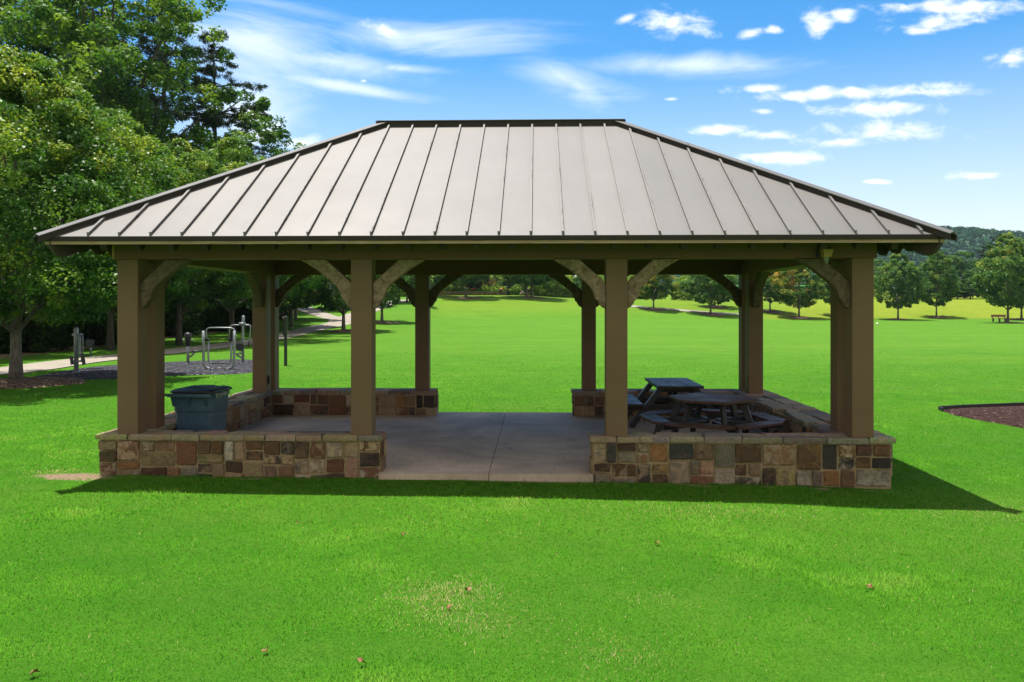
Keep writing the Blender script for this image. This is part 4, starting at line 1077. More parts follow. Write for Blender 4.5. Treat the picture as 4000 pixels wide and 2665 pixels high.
def tree_proto(kind, seed, H, Rr, base, n_clump, per, leaf, lmat, bark, trunk_r, aspect=.62, clump=.17, limbs=9, fill=.5, tints=None, flat=.75, lean=0, jag=.18):
    """returns (crown mesh, trunk mesh)"""
    g = np.random.default_rng(seed)
    t = g.random(n_clump * 3)
    pr = profile(kind, t); keep = g.random(len(t)) < (.25 + .75 * pr); t = t[keep][:n_clump]; pr = pr[keep][:n_clump]; n = len(t)
    a = g.random(n) * 2 * np.pi
    # a few slow lobes make the outline uneven
    lob = 1 + jag * np.sin(a * 2 + g.random() * 6 + t * 4) + jag * .7 * np.sin(a * 3 + g.random() * 6 - t * 7) + g.normal(0, jag * .35, n)
    rad = Rr * pr * lob * (fill + (1 - fill) * g.random(n) ** .5)
    Cc = np.stack([rad * np.cos(a) + lean * t * Rr, rad * np.sin(a), base + (H - base) * t], 1)
    cr = Rr * clump * g.uniform(.65, 1.45, n) * (.55 + .45 * pr)
    tn = np.clip(g.normal(.40, .20, n) + .12 * (t - .5), 0, 1)
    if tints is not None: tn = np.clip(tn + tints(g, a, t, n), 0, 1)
    V, Fc, ti = leaves_np(Cc, cr, per, leaf, g, aspect, tint=tn, flat=flat)
    me = mesh_np('crown', V, Fc, lmat, ti)
    m = MB(); r = random.Random(seed)
    top = base + (H - base) * .72
    pts = []; rad_ = []
    for k in range(8):
        q = k / 7; z = -.15 + (top + .15) * q
        pts.append((lean * max(0, (z - base) / (H - base)) * Rr + r.uniform(-.02, .02) * H * .15 * q, r.uniform(-.02, .02) * H * .15 * q, z))
        rad_.append(trunk_r * (1.35 if k == 0 else 1 - .82 * q ** 1.1))
    m.tube(pts, rad_, 10)
    idx = g.choice(n, min(limbs, n), replace=False)
    for i in idx:
        c = Vector(Cc[i]); z0 = max(base * .75, c.z * .45 + base * .3 - .2 * Rr); z0 = min(z0, top * .95)
        q = (z0 + .15) / (top + .15); s = Vector((lean * max(0, (z0 - base) / (H - base)) * Rr, 0, z0)); rr0 = max(trunk_r * (1 - .82 * q) * .62, .012)
        mid = s.lerp(c, .5) + Vector((0, 0, .06 * Rr)); m.tube([s, s.lerp(mid, .5) + Vector((r.uniform(-.05, .05) * Rr, 0, 0)), mid, c], [rr0, rr0 * .8, rr0 * .55, rr0 * .2], 6, cap=False)
    tm = m.build('trunk', bark, None, smooth=True); tme = tm.data; bpy.data.objects.remove(tm)
    return me, tme
def mesh_np(name, V, Fc, mat, tint):
    o = tri_np(name, V, Fc, mat, [('tint', tint)]); me = o.data; bpy.data.objects.remove(o); return me
def plant(proto, loc, scale=1.0, rz=0.0, name='tree', label=None, cat='tree', group=None, sz=None):
    t = empty(name, loc, rz, label, cat, group); t.scale = (scale, scale, sz or scale)
    for nm, me in (('crown', proto[0]), ('trunk', proto[1])):
        o = bpy.data.objects.new(nm, me); COL.objects.link(o); o.parent = t
    return t
def mulch_ring(p, r, name='mulch_ring'):
    g = random.Random(int(p.x * 77)); n = 28
    pts = [Vector((p.x + math.cos(2 * math.pi * k / n) * r * g.uniform(.88, 1.1), p.y + math.sin(2 * math.pi * k / n) * r * g.uniform(.88, 1.1), 0)) for k in range(n)]
    RINGS.append(pts)
RINGS = []

# --- near left
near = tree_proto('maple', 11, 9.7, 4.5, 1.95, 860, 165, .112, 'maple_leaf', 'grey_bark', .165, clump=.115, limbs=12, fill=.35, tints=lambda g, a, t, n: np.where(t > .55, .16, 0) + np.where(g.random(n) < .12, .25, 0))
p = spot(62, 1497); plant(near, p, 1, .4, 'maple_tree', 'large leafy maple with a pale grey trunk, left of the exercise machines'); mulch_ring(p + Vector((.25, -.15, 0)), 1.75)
mapB = tree_proto('maple', 12, 10.5, 4.4, 1.9, 460, 130, .13, 'maple_leaf', 'dark_bark', .15, clump=.125, limbs=12, fill=.5, tints=lambda g, a, t, n: np.where(t > .5, .18, 0) + np.where(g.random(n) < .15, .22, 0))
mapC = tree_proto('oval', 13, 10.0, 3.8, 1.9, 420, 130, .13, 'maple_leaf', 'dark_bark', .15, clump=.135, limbs=12, fill=.5, tints=lambda g, a, t, n: np.where(t > .45, .2, 0) + np.where(g.random(n) < .2, .2, 0))
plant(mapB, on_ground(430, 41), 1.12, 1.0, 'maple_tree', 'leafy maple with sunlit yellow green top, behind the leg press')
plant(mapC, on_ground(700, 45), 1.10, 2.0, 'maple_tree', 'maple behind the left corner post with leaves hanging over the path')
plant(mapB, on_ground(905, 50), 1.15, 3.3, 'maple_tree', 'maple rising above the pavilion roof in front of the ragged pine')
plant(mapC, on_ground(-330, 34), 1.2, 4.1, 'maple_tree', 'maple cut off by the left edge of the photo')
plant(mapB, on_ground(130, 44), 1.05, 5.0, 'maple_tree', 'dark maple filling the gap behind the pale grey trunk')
small = tree_proto('oval', 15, 12.4, 2.6, 2.5, 120, 110, .17, 'oak_leaf', 'dark_bark', .11, clump=.22, limbs=14, fill=.3, tints=lambda g, a, t, n: np.where(t < .85, .1, -.1), jag=.3)
plant(small, on_ground(1025, 58), 1.32, 1.2, 'young_tree', 'slim open-crowned tree just above the left roof slope')
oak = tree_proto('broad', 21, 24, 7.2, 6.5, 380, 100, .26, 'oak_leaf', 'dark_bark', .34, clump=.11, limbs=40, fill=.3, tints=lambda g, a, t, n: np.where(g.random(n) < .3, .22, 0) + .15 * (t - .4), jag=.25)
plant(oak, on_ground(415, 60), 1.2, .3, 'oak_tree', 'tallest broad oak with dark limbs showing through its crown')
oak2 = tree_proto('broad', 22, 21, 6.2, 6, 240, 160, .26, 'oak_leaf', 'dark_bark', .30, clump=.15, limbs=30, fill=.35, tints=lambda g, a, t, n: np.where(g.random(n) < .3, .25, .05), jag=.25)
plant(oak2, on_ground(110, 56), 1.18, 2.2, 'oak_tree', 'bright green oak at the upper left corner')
plant(oak2, on_ground(-450, 56), 1.1, 4.2, 'oak_tree', 'oak beyond the left edge of the photo')
def pine_proto(seed, H, Rr, base, layers, leafn, leaf=.34):
    g = np.random.default_rng(seed); C = []; m = MB(); rr0 = H * .011
    m.tube([(0, 0, -.2), (0, 0, H * .3), (.1, 0, H * .6), (0, .1, H * .97)], [rr0 * 1.3, rr0, rr0 * .65, rr0 * .15], 9)
    for k in range(layers):
        t = (k + g.random() * .8) / layers; z = base + (H - base) * t; L_ = Rr * float(profile('pine', np.array([t]))[0]) * g.uniform(.55, 1.2)
        a = g.random() * 6.28; d = np.array([math.cos(a), math.sin(a), 0]); nn = max(2, int(L_ / .5))
        rise = g.uniform(-.05, .3)
        tip = d * L_ + np.array([0, 0, z + rise * L_]); s = np.array([0, 0, z])
        m.tube([s, s + (tip - s) * .5 + np.array([0, 0, .1]), tip], [rr0 * .3, rr0 * .2, rr0 * .05], 5, cap=False)
        for j in range(nn):
            q = .3 + .7 * (j + 1) / nn; C.append(s + (tip - s) * q + g.normal(0, [.28, .28, .12])); 
            if g.random() < .7: C.append(C[-1] + g.normal(0, [.5, .5, .15]))
    C = np.array(C); V, Fc, ti = leaves_np(C, g.uniform(.3, .62, len(C)), leafn, leaf, g, .16, up=.2, shell=.2, flat=.5)
    tm = m.build('trunk', 'dark_bark', None, smooth=True); me = tm.data; bpy.data.objects.remove(tm)
    return mesh_np('crown', V, Fc, 'pine_leaf', ti), me
pine = pine_proto(31, 24, 5.2, 7.5, 62, 62)
plant(pine, on_ground(838, 66), .99, 1.3, 'pine_tree', 'ragged dark pine leaning out above the left end of the roof')
plant(pine, on_ground(330, 70), 1.45, 3.0, 'pine_tree', 'tall dark pine behind the oaks near the top edge')
plant(pine, on_ground(640, 74), 1.25, 5.0, 'pine_tree', 'dark pine half hidden behind the tallest oak')
# woodland edge: dark understorey
und = tree_proto('broad', 41, 9, 3.6, 1.0, 170, 120, .22, 'under_leaf', 'dark_bark', .10, clump=.2, limbs=8, fill=.3)
r = random.Random(9)
GW = 'dark woodland trees behind the left path'
for k in range(26):
    px = -500 + k * 66 + r.uniform(-30, 30); d = float(np.interp(px, [-500, 0, 500, 900, 1250], [42, 48, 58, 70, 92])) + r.uniform(-2, 9)
    plant(und, on_ground(px, d), r.uniform(.85, 1.35), r.uniform(0, 6), 'woodland_tree', 'one of the dark woodland trees crowded behind the path on the left', 'tree', GW)
for k in range(10):
    px = -500 + k * 170 + r.uniform(-30, 30); d = float(np.interp(px, [-500, 0, 500, 900, 1250], [66, 70, 80, 92, 112]))
    plant(oak2, on_ground(px, d), r.uniform(.6, .85), r.uniform(0, 6), 'woodland_tree', 'one of the taller woodland trees behind the path on the left', 'tree', 'taller woodland trees behind the left path')
shr = tree_proto('shrub', 43, 1.5, 1.2, .1, 50, 60, .14, 'under_leaf', 'dark_bark', .03, clump=.3, limbs=4, fill=.3)
for k in range(30):
    px = -400 + k * 50 + r.uniform(-22, 22); d = float(np.interp(px, [-500, 0, 500, 900, 1080, 1250], [35, 37, 47, 63, 77, 88])) + r.uniform(0, 4)
    plant(shr, on_ground(px, d), r.uniform(.7, 1.5), r.uniform(0, 6), 'shrub', 'low dark shrub at the woodland edge on the left', 'shrub', 'low shrubs along the left woodland edge')

# --- path trees seen under the roof on the left
park = [tree_proto(k, s, 9.2, 3.35, 1.75, 300, 62, .25, mt, 'grey_bark', .14, clump=.15, limbs=12, fill=.5, tints=tn) for k, s, mt, tn in (
    ('maple', 51, 'park_leaf', lambda g, a, t, n: .12 * (t > .5)), ('oval', 52, 'park_leaf', lambda g, a, t, n: .12 * np.cos(a - 3.4)), ('maple', 53, 'park_leaf', lambda g, a, t, n: -.05 + 0 * t), ('oval', 54, 'amber_leaf', lambda g, a, t, n: .34 * (np.cos(a - 3.6) > .3) * (t > .25) * (t < .8) + .05 * g.random(n)))]
for (px, py, v, sc, rz, lab, ring) in (
    (1342, 1295, 0, 1.0, .3, 'path-side maple in the left bay with its trunk left of the inner post', 1),
    (1492, 1260, 1, .95, 1.3, 'maple with a mulch ring right of the left inner post', 1),
    (1138, 1278, 2, 1.05, 2.2, 'maple with two dark trunks close together by the path fork', 0),
    (1155, 1250, 0, .95, 3.2, 'maple tucked behind the trunks by the path fork', 0),
    (1060, 1295, 1, .95, 4.4, 'maple behind the black sign post', 0),
    (1300, 1205, 2, 1.0, 5.0, 'maple above the bend of the path', 0),
    (1590, 1182, 0, .95, .8, 'maple by the upper path, behind the dark inner post', 0),
    (1690, 1160, 2, .95, 2.9, 'maple at the left end of the planter', 0),
    (1430, 1196, 1, .9, 2.0, 'maple by the upper path between the two inner posts', 0),
    (1820, 1152, 2, 1.25, 1.1, 'maple standing in front of the planter on the knoll', 1),
    (2057, 1150, 0, 1.2, 2.1, 'maple with the darker trunk beside the lime-shirted person', 0),
    (2078, 1150, 2, 1.2, 3.6, 'maple with the thick grey trunk on the knoll', 1)):
    p = spot(px, py, 20, 135) if px < 1600 else on_ground(px, {1690: 126, 1820: 122.5, 2057: 124, 2078: 124.5}[px])
    plant(park[v], p, sc, rz, 'maple_tree', lab)
    if ring: mulch_ring(p + Vector((.3, 0, 0)), 1.5 if px < 1700 else 2.0)
p = on_ground(1803, 133.5); plant(park[1], p, .92, .5, 'maple_tree', 'maple growing inside the planter behind the nearer trunk')
p = on_ground(1858, 134); rb_ = tree_proto('broad', 61, 4.2, 2.6, 1.3, 90, 60, .2, 'redbud_leaf', 'grey_bark', .06, clump=.22, limbs=16, fill=.3)
plant(rb_, p, 1.0, 0, 'ornamental_tree', 'dark red-tinged ornamental tree with several pale stems in the planter')
# --- right row along the foot of the bank
for (px, py, v, sc, sz, rz, lab, ring) in (
    (2553, 1208, 3, .84, .86, .4, 'young tree with amber leaves on its left side, below the far path', 1.6),
    (2776, 1229, 0, .95, .9, 1.7, 'spreading maple by the far path, left of the right rear posts', 1.7),
    (2792, 1199, 1, .8, .8, 2.6, 'tree on the bank hidden behind the spreading maple', 1.6),
    (3008, 1218, 2, .86, .9, 3.1, 'tree standing just right of the right rear posts', 1.8),
    (3121, 1243, 3, .98, .92, 4.7, 'maple with amber leaves on top, in front of the swing set', 1.6),
    (3290, 1238, 1, .9, .9, 1.9, 'maple hidden behind the right corner post', 1.4),
    (3508, 1250, 1, .92, 1.02, 5.4, 'round maple right of the corner post', 1.5),
    (3658, 1240, 2, .80, 1.04, .9, 'darker maple in a raised mulch ring, second from the corner post', 1.3),
    (3937, 1262, 0, 1.0, 1.17, 2.3, 'largest maple of the row, directly beside the bench', 1.5),
    (3990, 1250, 1, .98, 1.12, 3.9, 'maple at the right edge, behind the largest one', 1.5),
    (4180, 1255, 2, 1.05, 1.1, 1.0, 'maple beyond the right edge', 1.5)):
    p = spot(px, py, 60, 160); plant(park[v], p, sc, rz, 'maple_tree', lab, 'tree', 'maples along the far edge of the lawn', sz)
    mulch_ring(p + Vector((.2, 0, 0)), ring)
m = []
for i, pts in enumerate(RINGS):
    o = sheet('mulch_ring', pts, 'bark_chips', .035, mound=.12); tag(o, 'brown bark mulch ring round a tree', 'mulch', kind='stuff')
# --- shrubs and woods behind
sh1 = tree_proto('shrub', 71, 4.2, 2.4, .2, 110, 60, .26, 'shrub_leaf', 'dark_bark', .05, clump=.24, limbs=6, fill=.4, jag=.25)
sh2 = tree_proto('shrub', 72, 4.0, 2.2, .2, 100, 60, .24, 'wood_leaf', 'dark_bark', .05, clump=.26, limbs=6, fill=.4, jag=.25)
p = on_ground(2668, 133); plant(sh1, p, .92, .3, 'shrub', 'rounded pale green shrub on the bank left of the spreading maple', 'shrub')
GS = 'bushes behind the knoll'
for k in range(44):
    px = 1540 + k * 23 + r.uniform(-10, 10); d = 137 + r.uniform(0, 13)
    if 2600 < px < 2720: d += 12
    pr = sh1 if r.random() < .75 else sh2
    lab = 'bright yellow green bush in the thicket behind the knoll' if pr is sh1 else 'darker green bush in the thicket behind the knoll'
    plant(pr, on_ground(px, d), r.uniform(.75, 1.25) * (.75 if 2590 < px < 2760 else 1), r.uniform(0, 6), 'bush', lab, 'bush', GS + (', bright' if pr is sh1 else ', dark'))
w1 = tree_proto('broad', 81, 12, 4.4, .8, 150, 60, .42, 'wood_leaf', 'dark_bark', .16, clump=.2, limbs=5, fill=.45, jag=.22)
w2 = tree_proto('oval', 82, 13, 4.0, .8, 150, 60, .42, 'wood_leaf', 'dark_bark', .16, clump=.2, limbs=5, fill=.45, jag=.22)
fp = pine_proto(83, 15, 3.6, 3, 46, 44, .5)
for k in range(15):
    px = 1500 + k * 62 + r.uniform(-25, 25)
    if 2560 < px < 2760: continue
    plant(w1 if k % 2 else w2, on_ground(px, 158 + r.uniform(0, 14)), r.uniform(.55, .8), r.uniform(0, 6), 'woodland_tree', 'one of the leafy trees behind the bushes beyond the knoll', 'tree', 'leafy trees behind the knoll')
for (px, d, top, pr, lab) in ((2830, 165, 1062, w1, 'leafy tree behind the spreading maple'), (2960, 168, 1045, w2, 'leafy tree left of the right rear posts, beyond the swings'), (3070, 170, 1050, w1, 'leafy tree behind the amber topped maple'),
                         (3190, 168, 1075, w2, 'leafy tree right behind the swing set'), (3275, 166, 1060, w1, 'leafy tree behind the right end of the swing set'), (3350, 166, 1040, w2, 'leafy tree behind the right corner post'), (3430, 168, 1010, w1, 'leafy tree in the woods left of the round maple'), (3560, 172, 1030, w2, 'leafy tree in the woods behind the round maple'),
                         (3640, 176, 1022, w1, 'leafy tree in the woods behind the darker maple'), (3715, 174, 1000, w2, 'leafy tree in the woods right of the darker maple'), (3765, 166, 980, w1, 'leafy tree standing highest in the gap left of the largest maple'), (3800, 170, 1050, fp, 'small pine in the gap left of the largest maple'),
                         (3850, 164, 962, fp, 'pine whose top shows left of the largest maple'), (3900, 172, 915, fp, 'tallest pine above the largest maple'), (3955, 168, 940, w2, 'leafy tree at the right edge behind the largest maple'), (4010, 168, 930, w1, 'leafy tree cut by the right edge'), (4110, 168, 950, w2, 'leafy tree beyond the right edge'),
                         (3690, 158, 1090, w1, 'low leafy tree at the foot of the woods right of the darker maple'), (3790, 156, 1085, w2, 'low leafy tree at the foot of the woods left of the largest maple'), (3590, 160, 1085, w1, 'low leafy tree at the foot of the woods between the two maples'), (3740, 155, 1110, w2, 'lowest leafy tree at the foot of the woods')):
    q = on_ground(px, d); H = at(px, top, d).z - q.z; H0 = {id(w1): 12, id(w2): 13, id(fp): 15}[id(pr)]
    s = H / H0; plant(pr, q, max(s, .75) if pr is not fp else s, r.uniform(0, 6), 'pine_tree' if pr is fp else 'woodland_tree', lab, 'tree', 'woods beyond the right bank', s)
# planting in the planter
pl = tree_proto('shrub', 91, .7, .5, .05, 26, 26, .16, 'shrub_leaf', 'dark_bark', .02, clump=.35, limbs=3, fill=.3)
for k in range(13):
    q = pa.lerp(pb, (k + .5) / 13); plant(pl, (q.x + r.uniform(-.2, .2), q.y + r.uniform(.9, 1.9), zt + .02), r.uniform(.8, 1.4), r.uniform(0, 6), 'bush', 'low green plant growing in the raised planter', 'plant', 'plants in the raised planter')
m = MB(); g = np.random.default_rng(3); q = at(1849, 1131, 131.5)
V, Fc, ti = leaves_np(np.array([[0, 0, .1], [.25, .1, 0], [-.22, 0, .02]]), np.array([.22, .2, .18]), 40, .14, g)
fo = tri_np('flower_clump', V, Fc, 'petal_red', [('tint', ti)]); fo.location = (q.x, q.y, q.z); tag(fo, 'clump of red flowers in the middle of the planter', 'flowers')

# ------------------------------------------------------------------ wooded hill
def hill():
    d0 = 880.0
    PXS = np.array([1200, 1700, 2200, 2500, 2800, 3100, 3400, 3700, 4000, 4400, 5000, 5600]); TOP = np.array([1150, 1105, 1075, 1050, 1000, 945, 902, 888, 911, 945, 985, 1060])
    nx, ny = 150, 26; V = []; px = np.linspace(1200, 5600, nx); top = np.interp(px, PXS, TOP); k = np.ones(9) / 9; top = np.convolve(np.pad(top, 4, 'edge'), k, 'valid')
    for j in range(ny):
        t = j / (ny - 1); d = d0 - 330 * (1 - t)
        for i in range(nx):
            zt_ = CAM.z + (HZ - top[i] - 4) / F * d0 - 3
            z = -1 + (zt_ + 1) * math.sin(t * math.pi / 2) ** 1.3 + 4 * math.sin(i * .35 + t * 5) * t * (1 - t)
            P = at(px[i], 0, d); V.append((P.x, P.y, z))
    for i in range(nx):
        P = at(px[i], 0, d0 + 260); V.append((P.x, P.y, -1))
    V = np.array(V); i, j = np.meshgrid(np.arange(nx - 1), np.arange(ny))
    a = (j * nx + i).ravel(); Fc = np.stack([a, a + 1, a + nx + 1, a + nx], 1)
    tag(tri_np('hill', V, Fc, 'hill_soil'), kind='structure')
    g = np.random.default_rng(5); n = 5200
    u = g.random(n) * (nx - 2); w = (g.random(n) ** .8) * (ny - 1.001)
    vis = (px[0] + u / (nx - 1) * (px[-1] - px[0]))
    keep = (vis > 2350) & (vis < 4700); u, w = u[keep], w[keep]; n = len(u)
    i = u.astype(int); j = w.astype(int); fu, fw = u - i, w - j; jn = np.minimum(j + 1, ny - 1)
    P = (V[j * nx + i] * ((1 - fu) * (1 - fw))[:, None] + V[j * nx + i + 1] * (fu * (1 - fw))[:, None] + V[jn * nx + i] * ((1 - fu) * fw)[:, None] + V[jn * nx + i + 1] * (fu * fw)[:, None])
    P[:, 2] += 1.5; rad = g.uniform(2.6, 5.2, n)
    Vv, Ff, ti = leaves_np(P, rad, 60, 2.3, g, .85, up=.7, shell=.75, tint=np.clip(g.normal(.45, .22, n), 0, 1))
    tag(tri_np('hill_forest', Vv, Ff, 'hill_leaf', [('tint', ti)]), 'distant wooded hill covered in tree crowns', 'forest', kind='stuff')
hill()

# ------------------------------------------------------------------ grass blades over the nearer lawn
def grass():
    g = np.random.default_rng(17)
    N0 = 3000000
    DM = 44
    d = 4.2 + (DM - 4.2) * g.random(N0) ** 2.6
    # density wanted per area: falls with depth; importance weights
    pdf = (1 / 2.6) * ((d - 4.2) / (DM - 4.2)) ** (1 / 2.6 - 1) / (DM - 4.2)
    half = d * .66 + 4.0
    want = np.minimum(6800, 6800 * (6.5 / d) ** 1.85) * 2 * half * np.clip((DM - d) / 28, 0, 1) ** 1.3
    dens = N0 * pdf
    keep = g.random(N0) < np.clip(want / dens, 0, 1)
    d = d[keep]; half = half[keep]; n = len(d)
    xr = (g.random(n) * 2 - 1) * half
    X = xr * CS - d * SN; Y = CAM.y + xr * SN + d * CS
    edge = g.random(n) > np.clip((half - np.abs(xr)) / 3.2, 0, 1)
    bare = ((X > -5.95) & (X < 4.6) & (Y > -.03) & (Y < 6.3)) | ((X > -2.12) & (X < .77) & (Y > -.13) & (Y < .1))
    so = soil_np(X, Y)
    bare |= edge
    bare |= (so > .25) & (g.random(n) < so * 1.1)
    px = CXP + F * xr / d
    def inpoly(pts):
        ins = np.zeros(n, bool); m_ = len(pts)
        for i in range(m_):
            a, b = pts[i], pts[(i + 1) % m_]
            c = ((a.y > Y) != (b.y > Y)) & (X < (b.x - a.x) * (Y - a.y) / ((b.y - a.y) or 1e-9) + a.x); ins ^= c
        return ins
    bare |= inpoly(rub) | inpoly(bed) | inpoly(RINGS[0])
    pz = HZ - F * (hgt_np(X, Y) - CAM.z) / d
    bare |= (px < 1100) & (d > 27) & (np.abs(pz - np.interp(px, [-900, -350, 0, 250, 459, 700, 960, 1110], [1520, 1480, 1455, 1420, 1396, 1371, 1340, 1312])) < 22 * 30 / d)
    k = ~bare; X, Y, d = X[k], Y[k], d[k]; n = len(X)
    Z = hgt_np(X, Y)
    def fbm(x, y, s, seed):
        gg = np.random.default_rng(seed); o = np.zeros(n)
        for q in range(5):
            a = gg.random() * 6.28; f = s * (1.7 ** q); o += np.sin((x * math.cos(a) + y * math.sin(a)) * f + gg.random() * 6.28 + 1.3 * np.sin((y * math.cos(a) - x * math.sin(a)) * f * .8 + gg.random() * 6)) / (1.35 ** q)
        return o / 3
    lush = .7 * fbm(X, Y, .5, 8) + .8 * fbm(X, Y, 1.6, 1) + .6 * fbm(X, Y, 5.0, 2)
    dry = np.clip(fbm(X, Y, .55, 3) - .25, 0, 1) * .5
    tall = np.zeros(n); straw = np.zeros(n); bright = np.zeros(n)
    for (qx, qy, rx, ry, T, S, Bv) in ((650, 1925, .55, .3, 1.6, 0, .3), (340, 2010, .55, .3, 1.3, 0, .28), (1420, 2640, .7, .25, 1.4, 0, .3), (1740, 2320, .42, .38, .5, .85, 0), (1860, 2430, .5, .3, .2, .6, 0), (2390, 2560, .4, .3, .2, .35, 0), (2930, 2190, .5, .35, .9, 0, .2), (3420, 2270, .7, .35, 1.0, 0, .2), (2800, 2000, 1.2, .35, 0, .3, 0), (3900, 2000, .8, .5, 0, .35, 0), (220, 1845, .4, .25, .6, .6, 0), (2560, 2340, .3, .2, .2, .4, 0), (2330, 1870, .5, .12, .9, 0, 0), (3090, 1890, .2, .1, 1.3, 0, 0)):
        c = spot(qx, qy); e = np.exp(-(((X - c.x) / rx) ** 2 + ((Y - c.y) / ry) ** 2) * 1.2); tall += e * T; straw += e * S; bright += e * Bv
    tall += 1.3 * np.exp(-((Y + .11) / .07) ** 2) * (fbm(X, Y, 6, 21) > -.1) * (X > -6) * (X < 4.7)
    h = (.021 + .010 * np.clip(lush, -1, 1.2)) * g.uniform(.55, 1.35, n) * (1 + tall * g.random(n) * 1.2)
    h *= np.where(g.random(n) < .015, 1.7, 1) * np.interp(d, [5, 20, 50], [1, 1.05, 1.25])
    w = .0034 * (np.maximum(d, 5) / 6) ** .85 * g.uniform(.7, 1.35, n)
    a = g.random(n) * 2 * np.pi; lean = h * g.uniform(.15, .95, n); b = a + g.normal(0, .7, n)
    B = np.stack([X, Y, Z - .004], 1); sx = np.stack([np.cos(a + 1.57) * w, np.sin(a + 1.57) * w, np.zeros(n)], 1)
    tip = B + np.stack([np.cos(b) * lean, np.sin(b) * lean, h], 1)
    V = np.stack([B - sx, B + sx, tip], 1).reshape(-1, 3); Fc = np.arange(3 * n).reshape(n, 3)
    ti = .41 + .30 * lush + dry * .3 + g.normal(0, .045, n)
    ti = np.where(g.random(n) < .010 + dry * .05, g.uniform(.84, 1, n), np.clip(ti, 0, .80))
    ti = np.where(g.random(n) < straw * .75, g.uniform(.86, 1.0, n), np.clip(ti + bright, 0, 1) * (bright > .12) * .0 + np.where(bright > .12, np.clip(ti + bright, 0, .8), ti))
    o = tri_np('grass', V, Fc, 'grass_blade', [('tint', ti)])
    tag(o, 'mown green lawn grass', 'grass', kind='stuff')
    print('blades', n)
grass()

# fallen leaves
for i, (ox, oy, s) in enumerate(((1512, 1255, 1), (2000, 1355, 1.3), (1075, 1365, 1), (1035, 1405, 1.1), (610, 1506, 1), (830, 1533, 1.2), (80, 1558, 1.2), (925, 1235, .7), (685, 1208, .6))):
    p = spot(ox * 1.6998, oy * 1.6998); r2 = random.Random(i)
    m = MB(); a = [0, .5, 1.1, 1.7, 2.3, 3.1, 3.9, 4.6, 5.3]; s *= .68; rad = [.05, .022, .042, .02, .045, .014, .04, .02, .04]
    V = [(math.cos(q) * x * s, math.sin(q) * x * s, .012 * math.sin(q * 2 + i) + r2.uniform(0, .012)) for q, x in zip(a, rad)] + [(0, 0, .004)]; s *= 1
    m.add(V, [(k, (k + 1) % 9, 9) for k in range(9)])
    V2 = [(x, y, z - .002) for x, y, z in V]; m.add(V2, [((k + 1) % 9, k, 9) for k in range(9)])
    o = m.build('fallen_leaf', 'leaf_brown'); o.location = p + Vector((0, 0, .032)); o.rotation_euler = (r2.uniform(-.5, .5), r2.uniform(-.5, .5), r2.uniform(0, 6))
    tag(o, 'dry brown leaf lying on the front lawn', 'leaf', 'fallen leaves on the front lawn')

# ------------------------------------------------------------------ haze
HAZE = 0.00010
if HAZE:
    m = MB(); m.box(-900, 1300, -60, 1400, -8, 118)
    hz = m.build('haze', 'mortar'); hm = bpy.data.materials.new('haze_air'); hm.use_nodes = True; nt = hm.node_tree; nt.nodes.clear()
    out = N(nt, 'ShaderNodeOutputMaterial'); pv = N(nt, 'ShaderNodeVolumePrincipled'); pv.inputs['Density'].default_value = HAZE; pv.inputs['Color'].default_value = (.62, .78, 1, 1); pv.inputs['Anisotropy'].default_value = 0.2
    L(nt, pv.outputs[0], out.inputs['Volume']); hz.data.materials.clear(); hz.data.materials.append(hm)
    tag(hz, kind='stuff')

# ------------------------------------------------------------------ sky, sun, camera
TO_SUN = Vector((-.165, .135, 1)).normalized()
w = bpy.data.worlds.new('World'); scene.world = w; w.use_nodes = True; nt = w.node_tree; nt.nodes.clear()
out = N(nt, 'ShaderNodeOutputWorld'); bg = N(nt, 'ShaderNodeBackground'); L(nt, bg.outputs[0], out.inputs[0])
sky = N(nt, 'ShaderNodeTexSky', sky_type='NISHITA'); sky.sun_disc = False
sky.sun_elevation = math.asin(TO_SUN.z); sky.sun_rotation = math.atan2(TO_SUN.x, TO_SUN.y)
sky.air_density = 1.0; sky.dust_density = .6; sky.ozone_density = 2.5; sky.altitude = 300
SKY_STR = 0.10
hs = N(nt, 'ShaderNodeHueSaturation'); hs.inputs['Saturation'].default_value = 1.42; hs.inputs['Hue'].default_value = .496; hs.inputs['Value'].default_value = 1.22; L(nt, sky.outputs[0], hs.inputs['Color'])
tc = N(nt, 'ShaderNodeTexCoord'); dirv = tc.outputs['Generated']
def dot(v):
    n = N(nt, 'ShaderNodeVectorMath', operation='DOT_PRODUCT'); n.inputs[1].default_value = v; L(nt, dirv, n.inputs[0]); return n.outputs['Value']
fx = dot((CS, SN, 0)); fy = math_(nt, 'MAXIMUM', dot((-SN, CS, 0)), .05); fz = dot((0, 0, 1))
U = math_(nt, 'DIVIDE', fx, fy); Vv = math_(nt, 'DIVIDE', fz, fy)
cmb = N(nt, 'ShaderNodeCombineXYZ'); L(nt, U, cmb.inputs[0]); L(nt, Vv, cmb.inputs[1])
def nz(sx, sy, detail, rough, dist=0, off=0):
    mp = N(nt, 'ShaderNodeMapping'); mp.inputs['Scale'].default_value = (sx, sy, 1); mp.inputs['Location'].default_value = (off, off * .7, off); L(nt, cmb.outputs[0], mp.inputs[0])
    return noise(nt, 1, detail, rough, mp.outputs[0], dist).outputs[0]
n_c = nz(26, 46, 8, .62, .4); n_f = nz(9, 22, 6, .6, .8, 5); n_w = nz(3.2, 13, 7, .62, 1.4, 9)
